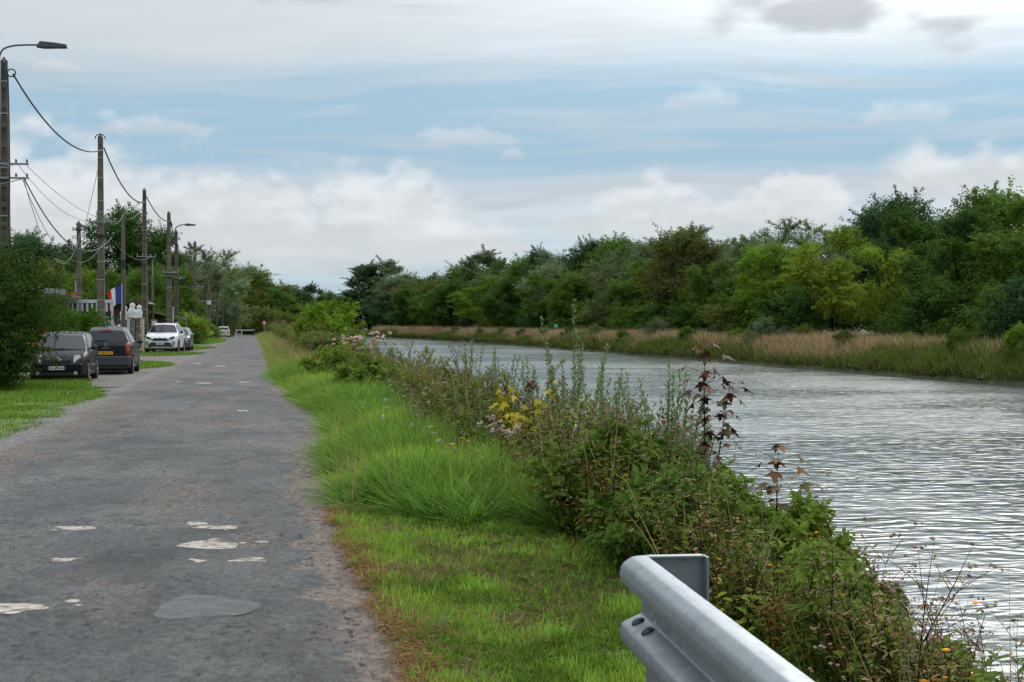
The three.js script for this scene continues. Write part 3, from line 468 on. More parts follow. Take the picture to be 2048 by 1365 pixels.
{
  const r = rng(301);
  // mown verge in the foreground
  let A = [], B = [], S = [], R2 = [];
  for (let k = 0; k < 40000; k++) {
    const d = 2.6 + r() * 10.2, x = edgeR(d) - 0.05 + r() * 2.4; if (x > 2.9 - 0.05 * (d - 6)) continue;
    const bare = sstep(0.50, 0.62, patchy(x, d, 1.3, 4) + 0.12 * sstep(0.9, 1.9, x) + 0.22 * gauss(x, 1.9, 0.6) * gauss(d, 9.2, 1.6) - 0.05 * sstep(7.6, 6.6, d) - 0.06);
    if (r() < bare * 0.78) continue;
    const l = patchy(x, d, 2.2, 9); (l > 0.5 ? A : B).push([x, groundY(x, d), -d, r() * 6.28, 0.65 + r() * 0.6 + 0.3 * sstep(0.25, 0, x - edgeR(d)), r() * 0.35, r() * 6.28, tint(r, 0.7)]);
  }
  stuff('mown_grass', 'short mown yellow-green grass on the verge by the guardrail', 'grass', tuft(1, 8, 0.05, 0.09, 0.011, 0.9, [C.yellowgreen, C.lime, C.yellowgreen, C.lush, C.straw]), grassMat, A);
  stuff('mown_grass', 'short mown green grass between road and guardrail', 'grass', tuft(2, 8, 0.05, 0.08, 0.011, 0.9, [C.lush, C.yellowgreen, C.bluegreen, C.lush]), grassMat, B);
  // dry clippings: flat strewn straws
  const straw = (seed, cols) => { const g = new GB(), q = rng(seed); for (let k = 0; k < 16; k++) { const a = q() * 6.28, x = (q() - 0.5) * 0.10, z = (q() - 0.5) * 0.10, l = 0.03 + q() * 0.07, c = cols[Math.floor(q() * cols.length)], b = 0.7 + q() * 0.6, y = 0.004 + q() * 0.022; g.leaf(V3(x, y, z), V3(Math.cos(a), (q() - 0.45) * 0.35, Math.sin(a)).normalize(), V3(0, 1, 0), l, 0.0045, 0.2, [c[0] * b, c[1] * b, c[2] * b]); } return g.geo(); };
  for (let k = 0; k < 17000; k++) {
    const d = 5.2 + r() * 7.8, x = edgeR(d) - 0.25 + r() * 2.6; if (x > 2.95) continue;
    const e = x - edgeR(d), rim = gauss(e, -0.03, 0.08) * sstep(14, 12.5, d), inner = sstep(0.50, 0.60, patchy(x, d, 1.3, 4) + 0.12 * sstep(0.9, 1.9, x) + 0.22 * gauss(x, 1.9, 0.6) * gauss(d, 9.2, 1.6) - 0.05 * sstep(7.6, 6.6, d) - 0.06) * (e > 0.1 ? 1 : 0);
    if (r() > Math.max(rim * 0.8, inner, e > 0.1 ? 0.08 : 0)) continue;
    (rim > inner ? S : R2).push([x, Math.max(groundY(x, d), x < 1.5 ? roadY(x, d) : -9) + 0.004, -d, r() * 6.28, 0.8 + r() * 0.7, r() * 0.2, r() * 6.28, tint(r, 0.5)]);
  }
  stuff('dry_clippings', 'orange-brown dry grass clippings along the asphalt edge', 'clippings', straw(3, [C.straw, [0.40, 0.24, 0.10], C.rust]), grassMat, S);
  stuff('dry_clippings', 'brown withered clippings lying on the mown verge', 'clippings', straw(4, [[0.30, 0.20, 0.105], [0.36, 0.26, 0.14], [0.22, 0.145, 0.08]]), grassMat, R2);
  // broad-leaved rosettes in the mown verge
  const ros = new GB(); for (let k = 0; k < 9; k++) { const a = k / 9 * 6.28 + r(); ros.leaf(V3(0, 0.005, 0), V3(Math.cos(a), 0.7 + r() * 0.7, Math.sin(a)).normalize(), V3(-Math.cos(a) * 0.6, 1, -Math.sin(a) * 0.6).normalize(), 0.11 + r() * 0.06, 0.022, 0.5, [0.15 * (0.8 + r() * 0.4), 0.26, 0.05]); }
  const RO = []; for (let k = 0; k < 110; k++) { const d = 6 + r() * 6, x = edgeR(d) + 0.25 + r() * 1.6; RO.push([x, groundY(x, d), -d, r() * 6.28, 0.5 + r() * 0.7, 0, 0, tint(r)]); }
  stuff('plantain_rosettes', 'broad-leaved rosettes sprouting in the mown verge', 'weeds', ros.geo(), grassMat, RO);
  // tall lush grass along the road
  let T1 = [], T2 = [], T3 = [], T4 = [];
  for (let k = 0; k < 34000; k++) {
    const d = 11.0 + 38 * r() ** 1.7, e = edgeR(d), x = e - 0.04 + r() * 2.6; if (x > 3.5 ||  d < 11.2 + 2.6 * patchy(x, 0, 1.8, 3) - 1.1 * sstep(1.6, 2.6, x)) continue;
    const hgt = (0.26 + 0.62 * sstep(0, 0.6, x - e)) * (0.35 + 0.9 * patchy(x, d, 3.1, 2) + 0.25 * r()) * lerp(0.42, 1, sstep(-0.1, 1.3, d - (11.2 + 2.6 * patchy(x, 0, 1.8, 3) - 1.1 * sstep(1.6, 2.6, x)))), q = patchy(x, d, 0.55, 21);
    if (x > 2.5 && r() < (x - 2.5)) continue;
    (q > 0.56 ? T2 : q < 0.40 ? T3 : T1).push([x, groundY(x, d) - 0.01, -d, r() * 6.28, [1 + 0.02 * (d - 12), hgt], r() * 0.5, r() * 6.28, tint(r, 0.75)]);
    if (r() < 0.03) T4.push([x, groundY(x, d), -d, r() * 6.28, [1, 0.8 + r() * 0.5], r() * 0.3, r() * 6.28, tint(r, 0.4)]);
  }
  stuff('tall_grass', 'lush tall green grass along the right road edge', 'grass', tuft(5, 6, 0.07, 0.46, 0.021, 0.75, [C.lush, C.lush, C.bluegreen, C.yellowgreen], 4), grassMat, T1);
  stuff('tall_grass', 'tall blue-green grass patches in the roadside strip', 'grass', tuft(6, 6, 0.07, 0.50, 0.020, 0.8, [C.bluegreen, C.lush, C.bluegreen], 4), grassMat, T2);
  stuff('tall_grass', 'yellowish tall grass patches in the roadside strip', 'grass', tuft(7, 6, 0.07, 0.42, 0.021, 0.7, [C.yellowgreen, C.lush, C.yellowgreen, C.lime], 4), grassMat, T3);
  stuff('dry_grass_stalks', 'thin straw-coloured stalks rising from the tall grass', 'grass', tuft(8, 3, 0.05, 0.62, 0.005, 0.35, [C.straw, C.pinkstraw], 3), grassMat, T4);
  // far stretch of the roadside strip
  const F1 = [], F2 = [];
  for (let k = 0; k < 26000; k++) {
    const d = 46 + 250 * r() ** 1.5, e = edgeR(d), n = nearX(d), x = e + r() * Math.min(4.5, n - e); if (x > n) continue;
    (r() < 0.18 + 0.35 * sstep(0.5, 0.62, patchy(x, d, 0.12, 6)) * sstep(1.0, 2.0, x) ? F2 : F1).push([x, groundY(x, d), -d, r() * 6.28, [1.3 + d * 0.006, (0.55 + 0.6 * sstep(0, 1.2, x - e)) * (0.8 + r() * 0.5)], 0.15 + r() * 0.2, r() * 6.28, tint(r, 0.35)]);
  }
  stuff('roadside_grass', 'green grass strip between road and canal far ahead', 'grass', tuft(9, 11, 0.13, 0.5, 0.016, 0.6, [C.lush, C.dull, C.yellowgreen], 3), grassMat, F1);
  stuff('roadside_grass', 'pale dry grass among the green strip far ahead', 'grass', tuft(10, 9, 0.13, 0.7, 0.014, 0.5, [C.pinkstraw, C.straw, C.dull], 3), grassMat, F2);
}
// lawns on the left of the road
const lawnTex = dataTex(256, 256, (x, y) => { const u = x / 256, v = y / 256, a = pnoise(u * 60, v * 60, 60), b = pnoise(u * 9, v * 9, 9), k = 0.65 + 0.7 * a; return [lerp(0.075, 0.12, b) * k, lerp(0.125, 0.165, b) * k, lerp(0.022, 0.035, b) * k]; });
lawnTex.repeat.set(0.6, 0.6);
const LAWNS = [   // outline function: right edge x for a distance, distances from..to
  { d0: 6, d1: 47.5, right: (d) => (d < 39.5 ? edgeL(d) - 0.12 : -3.9 - 0.18 * (d - 39.5) ** 1.2) - 0.5 * sstep(0.5, 0.7, patchy(0, d, 0.5, 3)), left: -16, label: 'lawn in front of the black hatchback' },
  { d0: 53, d1: 68, right: (d) => -3.4 - 2.6 * Math.abs((d - 60) / 8) ** 2.2, left: -10, label: 'lawn strip beside the second hatchback' },
  { d0: 78, d1: 89, right: (d) => -3.0 - 2.4 * Math.abs((d - 83.5) / 6) ** 2.2, left: -10, label: 'narrow lawn strip in front of the white car' },
  { d0: 96, d1: 112, right: (d) => -2.9 - 1.6 * Math.abs((d - 104) / 8) ** 2.2, left: -6, label: 'lawn strip right of the white car' },
  { d0: 122, d1: 182, right: (d) => -3.1 - 1.6 * Math.abs((d - 150) / 32) ** 3, left: -9, label: 'long lawn beside the road before the far white car' },
];
{
  const r = rng(311), L1 = [], L2 = [], daisies = [];
  LAWNS.forEach((w, n) => {
    const ds = steps(w.d0, w.d1, 0.5), g = gridSheet([...steps(0, 0.9, 0.1), 0.97, 1], ds, () => 0), p = g.attributes.position, uv = g.attributes.uv;
    for (let i = 0; i < p.count; i++) { const d = -p.getZ(i), x = lerp(w.left, w.right(d) + (fbm(d * 1.3, n * 5, 3) - 0.5) * 0.5, p.getX(i)); const rim = p.getX(i) > 0.99 || i < 12 || i >= p.count - 12; p.setX(i, x); p.setY(i, rim ? -0.03 : 0.035 + 0.01 * (fbm(x, d, 2) - 0.5)); uv.setXY(i, x, d); }
    structure('lawn', g, std(0xffffff, 1, { map: lawnTex }), w.label, 'lawn');
    const area = w.d1 - w.d0, N = n === 0 ? 26000 : 3200;
    for (let k = 0; k < N; k++) {
      const d = w.d0 + (n === 0 ? 12 + 30 * r() : area * r()), x = w.right(d) - 6.5 * r() ** 1.3; if (d > w.d1 || x < w.left) continue;
      const bare = sstep(0.45, 0.6, patchy(x, d, 0.7, 12) + 0.3 * sstep(0.9, 0, w.right(d) - x)) * (n === 0 && d < 33 ? 1 : 0.5); if (r() < bare * 0.8) continue;
      (r() < 0.5 ? L1 : L2).push([x, 0.03, -d, r() * 6.28, [n ? 2.6 : 1.3, (n ? 1.2 : 0.8) * (0.6 + r() * 0.7) * (n === 0 && d > 37.5 && x < -4.4 ? 2.0 : 1)], 0, 0, tint(r)]);
      if (n === 0 && r() < 0.008) daisies.push([x, 0.09, -d, r() * 6, 0.7 + r() * 0.5, 0.2, r() * 6]);
    }
  });
  stuff('lawn_grass', 'short bright lawn grass left of the road', 'grass', tuft(12, 10, 0.09, 0.085, 0.008, 0.7, [C.lush, C.yellowgreen, [0.10, 0.20, 0.03]], 2), grassMat, L1);
  stuff('lawn_grass', 'darker lawn grass left of the road', 'grass', tuft(13, 10, 0.09, 0.08, 0.008, 0.8, [[0.085, 0.165, 0.028], C.lush, C.yellowgreen], 2), grassMat, L2);
  const dg = new GB(); dg.ball(0, 0, 0, 0.014, [0.75, 0.75, 0.72], 6, 0.35); stuff('daisies', 'tiny white daisies dotting the lawn', 'flowers', dg.geo(), std(0xffffff, 0.8, { vertexColors: true }), daisies);
}
// far bank: dry pink-straw grass above green fringe and dark stones
{
  const r = rng(321), P = [], G = [], D = [];
  for (let k = 0; k < 52000; k++) {
    const d = 46 + 285 * r() ** 1.45, f = farX(d), q = r(), x = f + 0.12 + q * 6.2, y = groundY(x, d); if (y < WATER + 0.03) continue;
    const dry = patchy(x * 0.6, d, 0.11, 8) + 0.12 * gauss(q, 0.38, 0.22), w = 1.3 + d * 0.006;
    const it = [x, y - 0.02, -d, r() * 6.28, [w, (0.45 + r() * 0.7) * (0.6 + 0.8 * patchy(x, d, 0.35, 5))], 0.12 + r() * 0.35, 3.6 + r(), tint(r, 0.6)];
    if (q > 0.05 && r() < sstep(0.42, 0.60, dry + (r() - 0.5) * 0.16 - 0.10 * sstep(0.3, 0.08, q)) * 0.85) P.push(it); else if (r() < 0.6) G.push(it); else D.push(it);
  }
  stuff('far_bank_grass', 'dry pinkish straw grass on top of the far bank', 'grass', tuft(14, 12, 0.14, 0.85, 0.016, 0.55, [C.pinkstraw, C.straw, C.pinkstraw, [0.30, 0.235, 0.12]], 3), grassMat, P);
  stuff('far_bank_grass', 'green grass fringe on the slope of the far bank', 'grass', tuft(15, 11, 0.14, 0.6, 0.02, 0.7, [C.dull, C.lush, [0.20, 0.20, 0.06], C.yellowgreen], 3), grassMat, G);
  stuff('far_bank_weeds', 'dull olive weeds mixed into the far bank grass', 'weeds', tuft(16, 9, 0.16, 0.62, 0.04, 0.6, [C.dull, [0.13, 0.17, 0.05], [0.20, 0.18, 0.07]], 3), grassMat, D);
}
// revetment stones along the far waterline
{
  const bankRoot = thing('stone_revetment', 'line of dark rough stones along the far waterline', 'stones', [0, 0, 0]);
  const r = rng(331), mats = [std(lin(0.075, 0.075, 0.08), 0.9), std(lin(0.11, 0.105, 0.10), 0.9), std(lin(0.09, 0.085, 0.075), 0.9)], geos = [];
  for (let v = 0; v < 4; v++) { const g = new THREE.IcosahedronGeometry(1, 1), p = g.attributes.position; for (let i = 0; i < p.count; i++) { const x = p.getX(i), y = p.getY(i), z = p.getZ(i), s = 0.7 + 0.6 * fbm(x * 1.3 + v * 9, y * 1.3 + z * 1.7, 2); p.setXYZ(i, x * s, y * s * 0.6, z * s); } g.computeVertexNormals(); geos.push(g); }
  for (let k = 0; k < 190; k++) { const d = 48 + 110 * (k / 190) ** 1.2 + r() * 2, x = farX(d) + 0.05 + r() * 0.35 + 0.5 * vnoise(d * 0.7, 8), m = part('stone', geos[k % 4], mats[Math.floor(r() * 3)], bankRoot), s = (0.05 + r() * 0.16) * (0.5 + vnoise(d * 0.25, 2)); m.position.set(x, Math.max(groundY(x, d), WATER) - 0.01, -d); m.scale.set(s * 1.3, s, s * (1 + r())); m.rotation.y = r() * 6.28; }
}
console.log('grass done');
// ---------------------------------------------------------------- tall herbs and saplings on the near bank
const herbMat = leafMat(1, 1, 1, { transmission: 0.4 });
const GREEN = [[0.160, 0.230, 0.038], [0.125, 0.200, 0.034], [0.245, 0.290, 0.038], [0.110, 0.170, 0.034]];
function sprig(seed, o) {          // an upright leafy stem with side twigs; colours in linear values
  const r = rng(seed), g = new GB(), { h, n, L, W, stem = [0.10, 0.09, 0.05], cols, sr = 0.004, twigs = 0, twigL = 0.25, rise = 0.5, bend = 0.35, from = 0.1, wob = 0.08, head } = o;
  const axis = (t, k) => V3(Math.sin(t * 2.1 + k) * wob * h * t, h * t, Math.cos(t * 1.7 + k * 2) * wob * h * t), k0 = r() * 6;
  const main = []; for (let k = 0; k <= 5; k++) main.push(axis(k / 5, k0));
  g.tube(main, [1, 0.9, 0.75, 0.6, 0.45, 0.15].map((q) => q * sr), 4, stem);
  const lines = [[main[0], main[5], from, 1, n, h]];
  for (let k = 0; k < twigs; k++) { const t = 0.2 + 0.7 * r(), a = r() * 6.28, b = axis(t, k0), l = twigL * h * (1.1 - t * 0.6), e = V3(b.x + Math.cos(a) * l * 0.75, b.y + l * (0.5 + 0.5 * r()), b.z + Math.sin(a) * l * 0.75); g.tube([b, e], [sr * 0.5, sr * 0.15], 3, stem); lines.push([b, e, 0.15, 1, Math.max(3, Math.round(n * 0.4)), l]); }
  lines.forEach(([a, b, f, to, cnt], li) => {
    for (let k = 0; k < cnt; k++) {
      const t = f + (to - f) * (k + r() * 0.6) / cnt, p = li ? V3().lerpVectors(a, b, t) : axis(t, k0), an = k * 2.4 + r() * 0.8, d = V3(Math.cos(an), rise * (0.5 + r()), Math.sin(an)).normalize();
      const nn = V3(-d.x * d.y, 1 - d.y * d.y, -d.z * d.y).normalize(); nn.x += (r() - 0.5) * 0.5; nn.z += (r() - 0.5) * 0.5; nn.normalize(); const c = cols[Math.floor(r() * cols.length)], q = 0.75 + r() * 0.5, s = (0.6 + 0.6 * r()) * (1.1 - 0.45 * t);
      g.leaf(p, d, nn, L * s, W * s, bend * (0.5 + r()), [c[0] * q, c[1] * q, c[2] * q]);
    }
  });
  if (head) for (const [a, b] of lines) { const p = b; for (let k = 0; k < head.n; k++) g.ball(p.x + (r() - 0.5) * head.s, p.y + (r() - 0.5) * head.s * 0.5, p.z + (r() - 0.5) * head.s, head.r * (0.6 + r() * 0.7), head.c.map((v) => v * (0.75 + r() * 0.5)), 5, head.flat ?? 0.7); }
  return g.geo();
}
const bankPlace = (r, d0, d1, u0, u1, pow = 1.6) => { const d = d0 + (d1 - d0) * r() ** pow, n = nearX(d), x = n - 2.9 + (u0 + (u1 - u0) * r()) * 3.1; return [x, d]; };
{
  const r = rng(401);
  const kinds = [
    // name, label, geo, count, d0, d1, u0, u1, scale, tilt
    ['bank_herbs', 'leafy green herbs covering the slope of the near bank', sprig(1, { h: 0.62, n: 26, L: 0.085, W: 0.030, cols: GREEN, twigs: 5, twigL: 0.4 }), 2100, 2.5, 60, 0.12, 0.85, 1, 0.35],
    ['bank_herbs', 'dark nettle-like herbs crowding the near bank', sprig(2, { h: 0.70, n: 30, L: 0.10, W: 0.045, cols: [GREEN[1], GREEN[3], GREEN[0]], rise: 0.2, bend: 0.6, twigs: 3 }), 640, 2.5, 60, 0.2, 0.8, 1, 0.3],
    ['bramble_mat', 'low bramble mat of broad leaves on the near bank', sprig(3, { h: 0.34, n: 16, L: 0.085, W: 0.055, cols: [GREEN[0], GREEN[2], [0.10, 0.14, 0.03]], rise: 0.4, bend: 0.5, twigs: 6, twigL: 0.9 }), 2650, 2.2, 60, 0.05, 1.0, 1, 0.5],
    ['yellowing_herbs', 'yellowing herbs scattered over the near bank', sprig(4, { h: 0.55, n: 22, L: 0.075, W: 0.024, cols: [[0.26, 0.24, 0.03], [0.17, 0.18, 0.03], GREEN[2]], twigs: 5 }), 650, 6, 60, 0.2, 1.0, 1, 0.4],
    ['reddish_herbs', 'rust-red dying herbs scattered over the near bank', sprig(5, { h: 0.5, n: 20, L: 0.06, W: 0.018, stem: [0.16, 0.07, 0.035], cols: [[0.24, 0.10, 0.03], [0.16, 0.075, 0.03], [0.13, 0.12, 0.03]], twigs: 7, twigL: 0.45 }), 620, 6, 60, 0.15, 0.95, 1, 0.45],
    ['dead_stems', 'brown dead stems tangled in the bank growth', sprig(6, { h: 0.8, n: 8, L: 0.05, W: 0.012, stem: [0.20, 0.135, 0.08], cols: [C.drybrown, C.straw], twigs: 9, twigL: 0.4, sr: 0.0035, head: { n: 2, s: 0.03, r: 0.009, c: [0.34, 0.25, 0.17] } }), 900, 5, 60, 0.1, 0.95, 1, 0.5],
    ['long_blades', 'long arching grass blades among the bank herbs', tuft(22, 14, 0.07, 0.62, 0.010, 0.8, [C.lush, C.dull, C.bluegreen, C.yellowgreen], 4), 1500, 4.5, 50, 0.0, 1.05, 1, 0.25],
    ['straw_stalks', 'long straw stalks standing above the bank growth', tuft(23, 4, 0.06, 0.95, 0.008, 0.35, [C.straw, [0.36, 0.31, 0.14], C.pinkstraw], 4), 620, 4.5, 40, 0.0, 1.0, 1, 0.3],
    ['hawkweed', 'yellow hawkweed flowers on thin stems over the near bank', sprig(7, { h: 0.62, n: 4, L: 0.07, W: 0.012, cols: [GREEN[0]], twigs: 4, twigL: 0.35, sr: 0.0025, stem: [0.12, 0.13, 0.05], head: { n: 1, s: 0.004, r: 0.02, c: [0.85, 0.52, 0.02], flat: 0.35 } }), 150, 5, 24, 0.0, 1.0, 1, 0.3],
    ['hemp_agrimony', 'dusty pink hemp agrimony flower heads near the water', sprig(8, { h: 0.7, n: 18, L: 0.09, W: 0.028, cols: [GREEN[0], GREEN[1]], twigs: 4, twigL: 0.25, sr: 0.004, stem: [0.16, 0.09, 0.07], head: { n: 9, s: 0.06, r: 0.009, c: [0.42, 0.24, 0.28] } }), 70, 7, 26, 0.6, 1.0, 1, 0.3],
    ['thistle_down', 'woolly brown thistle seed heads on dry stems', sprig(9, { h: 0.8, n: 10, L: 0.09, W: 0.02, cols: [[0.17, 0.14, 0.06], GREEN[0]], twigs: 7, twigL: 0.32, sr: 0.004, stem: [0.24, 0.16, 0.09], head: { n: 4, s: 0.03, r: 0.014, c: [0.42, 0.32, 0.25] } }), 55, 11, 60, 0.1, 0.75, 1, 0.25],
    ['knapweed', 'small purple knapweed heads low beside the guardrail', sprig(10, { h: 0.42, n: 6, L: 0.06, W: 0.01, cols: [GREEN[0]], twigs: 3, sr: 0.0025, stem: [0.11, 0.12, 0.05], head: { n: 2, s: 0.008, r: 0.013, c: [0.26, 0.10, 0.34] } }), 26, 4.8, 9, 0.0, 0.7, 1, 0.3],
    ['wild_carrot', 'white umbels of wild carrot over the roadside grass', sprig(11, { h: 0.75, n: 6, L: 0.06, W: 0.012, cols: [GREEN[2]], twigs: 3, twigL: 0.3, sr: 0.003, stem: [0.13, 0.15, 0.06], head: { n: 9, s: 0.06, r: 0.009, c: [0.72, 0.72, 0.66], flat: 0.4 } }), 46, 14, 45, -0.25, 0.45, 1, 0.2],
    ['upright_herbs', 'tall upright narrow-leaved herbs spiking above the bank growth', sprig(19, { h: 1.0, n: 60, L: 0.085, W: 0.020, cols: [GREEN[0], GREEN[2], [0.20, 0.24, 0.07]], twigs: 4, twigL: 0.3, rise: 1.1, bend: 0.2, sr: 0.005 }), 400, 15.5, 60, 0.35, 1.0, 1, 0.25],
    ['upright_herbs', 'tall brown-tipped stems spiking above the bank growth', sprig(20, { h: 1.1, n: 34, L: 0.07, W: 0.014, cols: [[0.22, 0.17, 0.06], GREEN[2], GREEN[0]], twigs: 8, twigL: 0.28, rise: 1.2, bend: 0.2, sr: 0.005, stem: [0.2, 0.14, 0.08], head: { n: 3, s: 0.04, r: 0.011, c: [0.33, 0.21, 0.14] } }), 250, 15, 60, 0.3, 1.0, 1, 0.3],
    ['reddish_herbs', 'rust-red dying herbs beside the guardrail', sprig(15, { h: 0.5, n: 20, L: 0.06, W: 0.018, stem: [0.16, 0.07, 0.035], cols: [[0.26, 0.11, 0.03], [0.17, 0.08, 0.03], [0.15, 0.13, 0.03]], twigs: 7, twigL: 0.45 }), 170, 5.5, 14, 0.05, 0.7, 1.15, 0.45],
    ['yellowing_herbs', 'yellow-green herbs beside the guardrail', sprig(16, { h: 0.58, n: 24, L: 0.07, W: 0.022, cols: [[0.30, 0.29, 0.035], [0.22, 0.25, 0.035], GREEN[2]], twigs: 6 }), 230, 5.5, 15, 0.05, 0.75, 1.1, 0.4],
    ['dead_stems', 'brown dead stems standing behind the guardrail', sprig(17, { h: 0.8, n: 8, L: 0.05, W: 0.012, stem: [0.23, 0.15, 0.09], cols: [C.drybrown, C.straw], twigs: 10, twigL: 0.4, sr: 0.0045, head: { n: 2, s: 0.03, r: 0.009, c: [0.36, 0.27, 0.19] } }), 210, 5.5, 14, 0.0, 0.7, 1.05, 0.5],
    ['straw_stalks', 'pale straw stalks leaning behind the guardrail', tuft(24, 4, 0.06, 0.9, 0.007, 0.4, [C.straw, [0.42, 0.36, 0.18], C.pinkstraw], 4), 150, 5, 13, 0.0, 0.7, 1.05, 0.4],
    ['hawkweed', 'yellow hawkweed flowers behind the guardrail', sprig(18, { h: 0.66, n: 4, L: 0.07, W: 0.012, cols: [GREEN[0]], twigs: 4, twigL: 0.35, sr: 0.003, stem: [0.13, 0.14, 0.05], head: { n: 1, s: 0.004, r: 0.015, c: [0.85, 0.54, 0.02], flat: 0.35 } }), 28, 5, 13, 0.0, 0.8, 1.15, 0.3],
  ];
  for (const [name, label, geo, count, d0, d1, u0, u1, sc, tl] of kinds) {
    const list = [];
    for (let k = 0; k < count; k++) {
      const [x, d] = bankPlace(r, d0, d1, u0, u1); if (/herbs|mat/.test(name) && d > 12.5 && d < 32 && r() < 0.55 * sstep(0.35, 0.7, (x - nearX(d) + 2.9) / 3.1)) continue; if (d > 15 && d < 18.4 && Math.abs(x - 3.3 * d / 18.05) < 0.42) continue; if (d < 12 && x < 2.75 - 0.06 * (d - 6)) continue;
      const u = (x - nearX(d) + 2.9) / 3.1, slim = d < 13.5 ? 1 - 0.70 * sstep(0.22, 0.75, u) * sstep(13.5, 10.5, d) : 1;
      list.push([x, Math.max(groundY(x, d), WATER - 0.05) - 0.02, -d, r() * 6.28, sc * (0.55 + r() * 0.85) * (u < 0.15 ? 0.8 : 1) * slim, r() * tl, r() * 6.28, tint(r, 0.7)]);
    }
    stuff(name, label, /bank|herb|stem|mat|stalk|blade/.test(name) ? 'weeds' : 'flowers', geo, herbMat, list);
  }
  // distant stretch of bank growth
  const far1 = [], far2 = [], far3 = [];
  for (let k = 0; k < 5200; k++) { const [x, d] = bankPlace(r, 55, 240, 0.0, 1.0, 1.5); (r() < 0.66 ? far1 : r() < 0.75 ? far2 : far3).push([x, groundY(x, d), -d, r() * 6.28, (1.1 + d * 0.004) * (0.7 + r() * 0.6), r() * 0.35, r() * 6.28, tint(r, 0.5)]); }
  stuff('distant_bank_herbs', 'distant green herbs lining the near bank', 'weeds', sprig(12, { h: 0.85, n: 26, L: 0.15, W: 0.055, cols: GREEN, twigs: 5, twigL: 0.4 }), herbMat, far1);
  stuff('distant_bank_herbs', 'distant yellowish herbs lining the near bank', 'weeds', sprig(13, { h: 0.8, n: 22, L: 0.14, W: 0.05, cols: [GREEN[2], [0.19, 0.19, 0.04], [0.15, 0.11, 0.04]], twigs: 5, twigL: 0.4 }), herbMat, far2);
  stuff('distant_seed_heads', 'distant pale seed heads along the near bank', 'weeds', sprig(14, { h: 1.0, n: 10, L: 0.12, W: 0.03, cols: [[0.2, 0.17, 0.08], GREEN[2]], twigs: 7, twigL: 0.3, sr: 0.008, stem: [0.24, 0.18, 0.1], head: { n: 4, s: 0.08, r: 0.022, c: [0.36, 0.28, 0.2] } }), herbMat, far3);
}
// leafy bank shrubs as single things
HUE.bankdark = leafMat(0.125, 0.200, 0.034); HUE.bankmid = leafMat(0.190, 0.280, 0.040); HUE.bankolive = leafMat(0.220, 0.240, 0.042); HUE.bankyellow = leafMat(0.46, 0.40, 0.03);
[
  [81, 0.85, 0.55, 'bankdark', 'dark leafy bush just beyond the mown verge', 2.95, 11.3], [82, 0.75, 0.5, 'bankdark', 'dark leafy bush below the willow shoots', 3.5, 12.2], [83, 0.75, 0.45, 'bankmid', 'green bush at the foot of the tall red maple sapling', 4.15, 12.3], [84, 0.8, 0.45, 'bankmid', 'green bush between the two red saplings', 4.25, 10.9], [85, 0.75, 0.5, 'bankdark', 'dark bush behind the end of the guardrail', 2.85, 9.6],
  [86, 0.62, 0.5, 'bankmid', 'broad green bush right of the guardrail end', 3.35, 8.6], [87, 0.6, 0.4, 'bankdark', 'dark twiggy bush hanging over the water right of the small maple sapling', 4.95, 11.6], [88, 0.48, 0.42, 'bankmid', 'bright leafy bush above the guardrail beam', 3.55, 7.7], [89, 0.6, 0.5, 'bankolive', 'olive bush left of the willow shoots', 3.3, 16.0], [90, 0.55, 0.5, 'bankolive', 'olive bush below the yellow-leaved plant', 3.6, 19.5], [91, 0.8, 0.6, 'bankdark', 'dark bush left of the yellow-leaved plant', 3.9, 23.5], [92, 0.9, 0.7, 'bankolive', 'olive bush among the roadside weeds ahead of the yellow-leaved plant', 3.6, 28], [93, 0.9, 0.7, 'bankmid', 'rounded green bush beside the tall grass ahead', 2.6, 33], [94, 1.0, 0.8, 'bankmid', 'green bush at the edge of the roadside grass far ahead', 2.2, 42], [95, 1.1, 0.9, 'bankolive', 'olive bush on the bank below the lime shrub', 3.4, 50], [96, 0.36, 0.36, 'bankolive', 'low olive bush at the water edge right of the guardrail', 4.6, 9.4], [97, 0.32, 0.36, 'bankdark', 'low dark bush at the lower right corner by the water', 4.5, 8.1],
].forEach(([s, h, rx, hue, label, x, d]) => fineBush(s, h, rx, 22, 5200, 0.062 + d * 0.001, 0.034 + d * 0.0006, hue, 'bank_shrub', label, x, d, { spray: 0.5, up: 0.25 }));
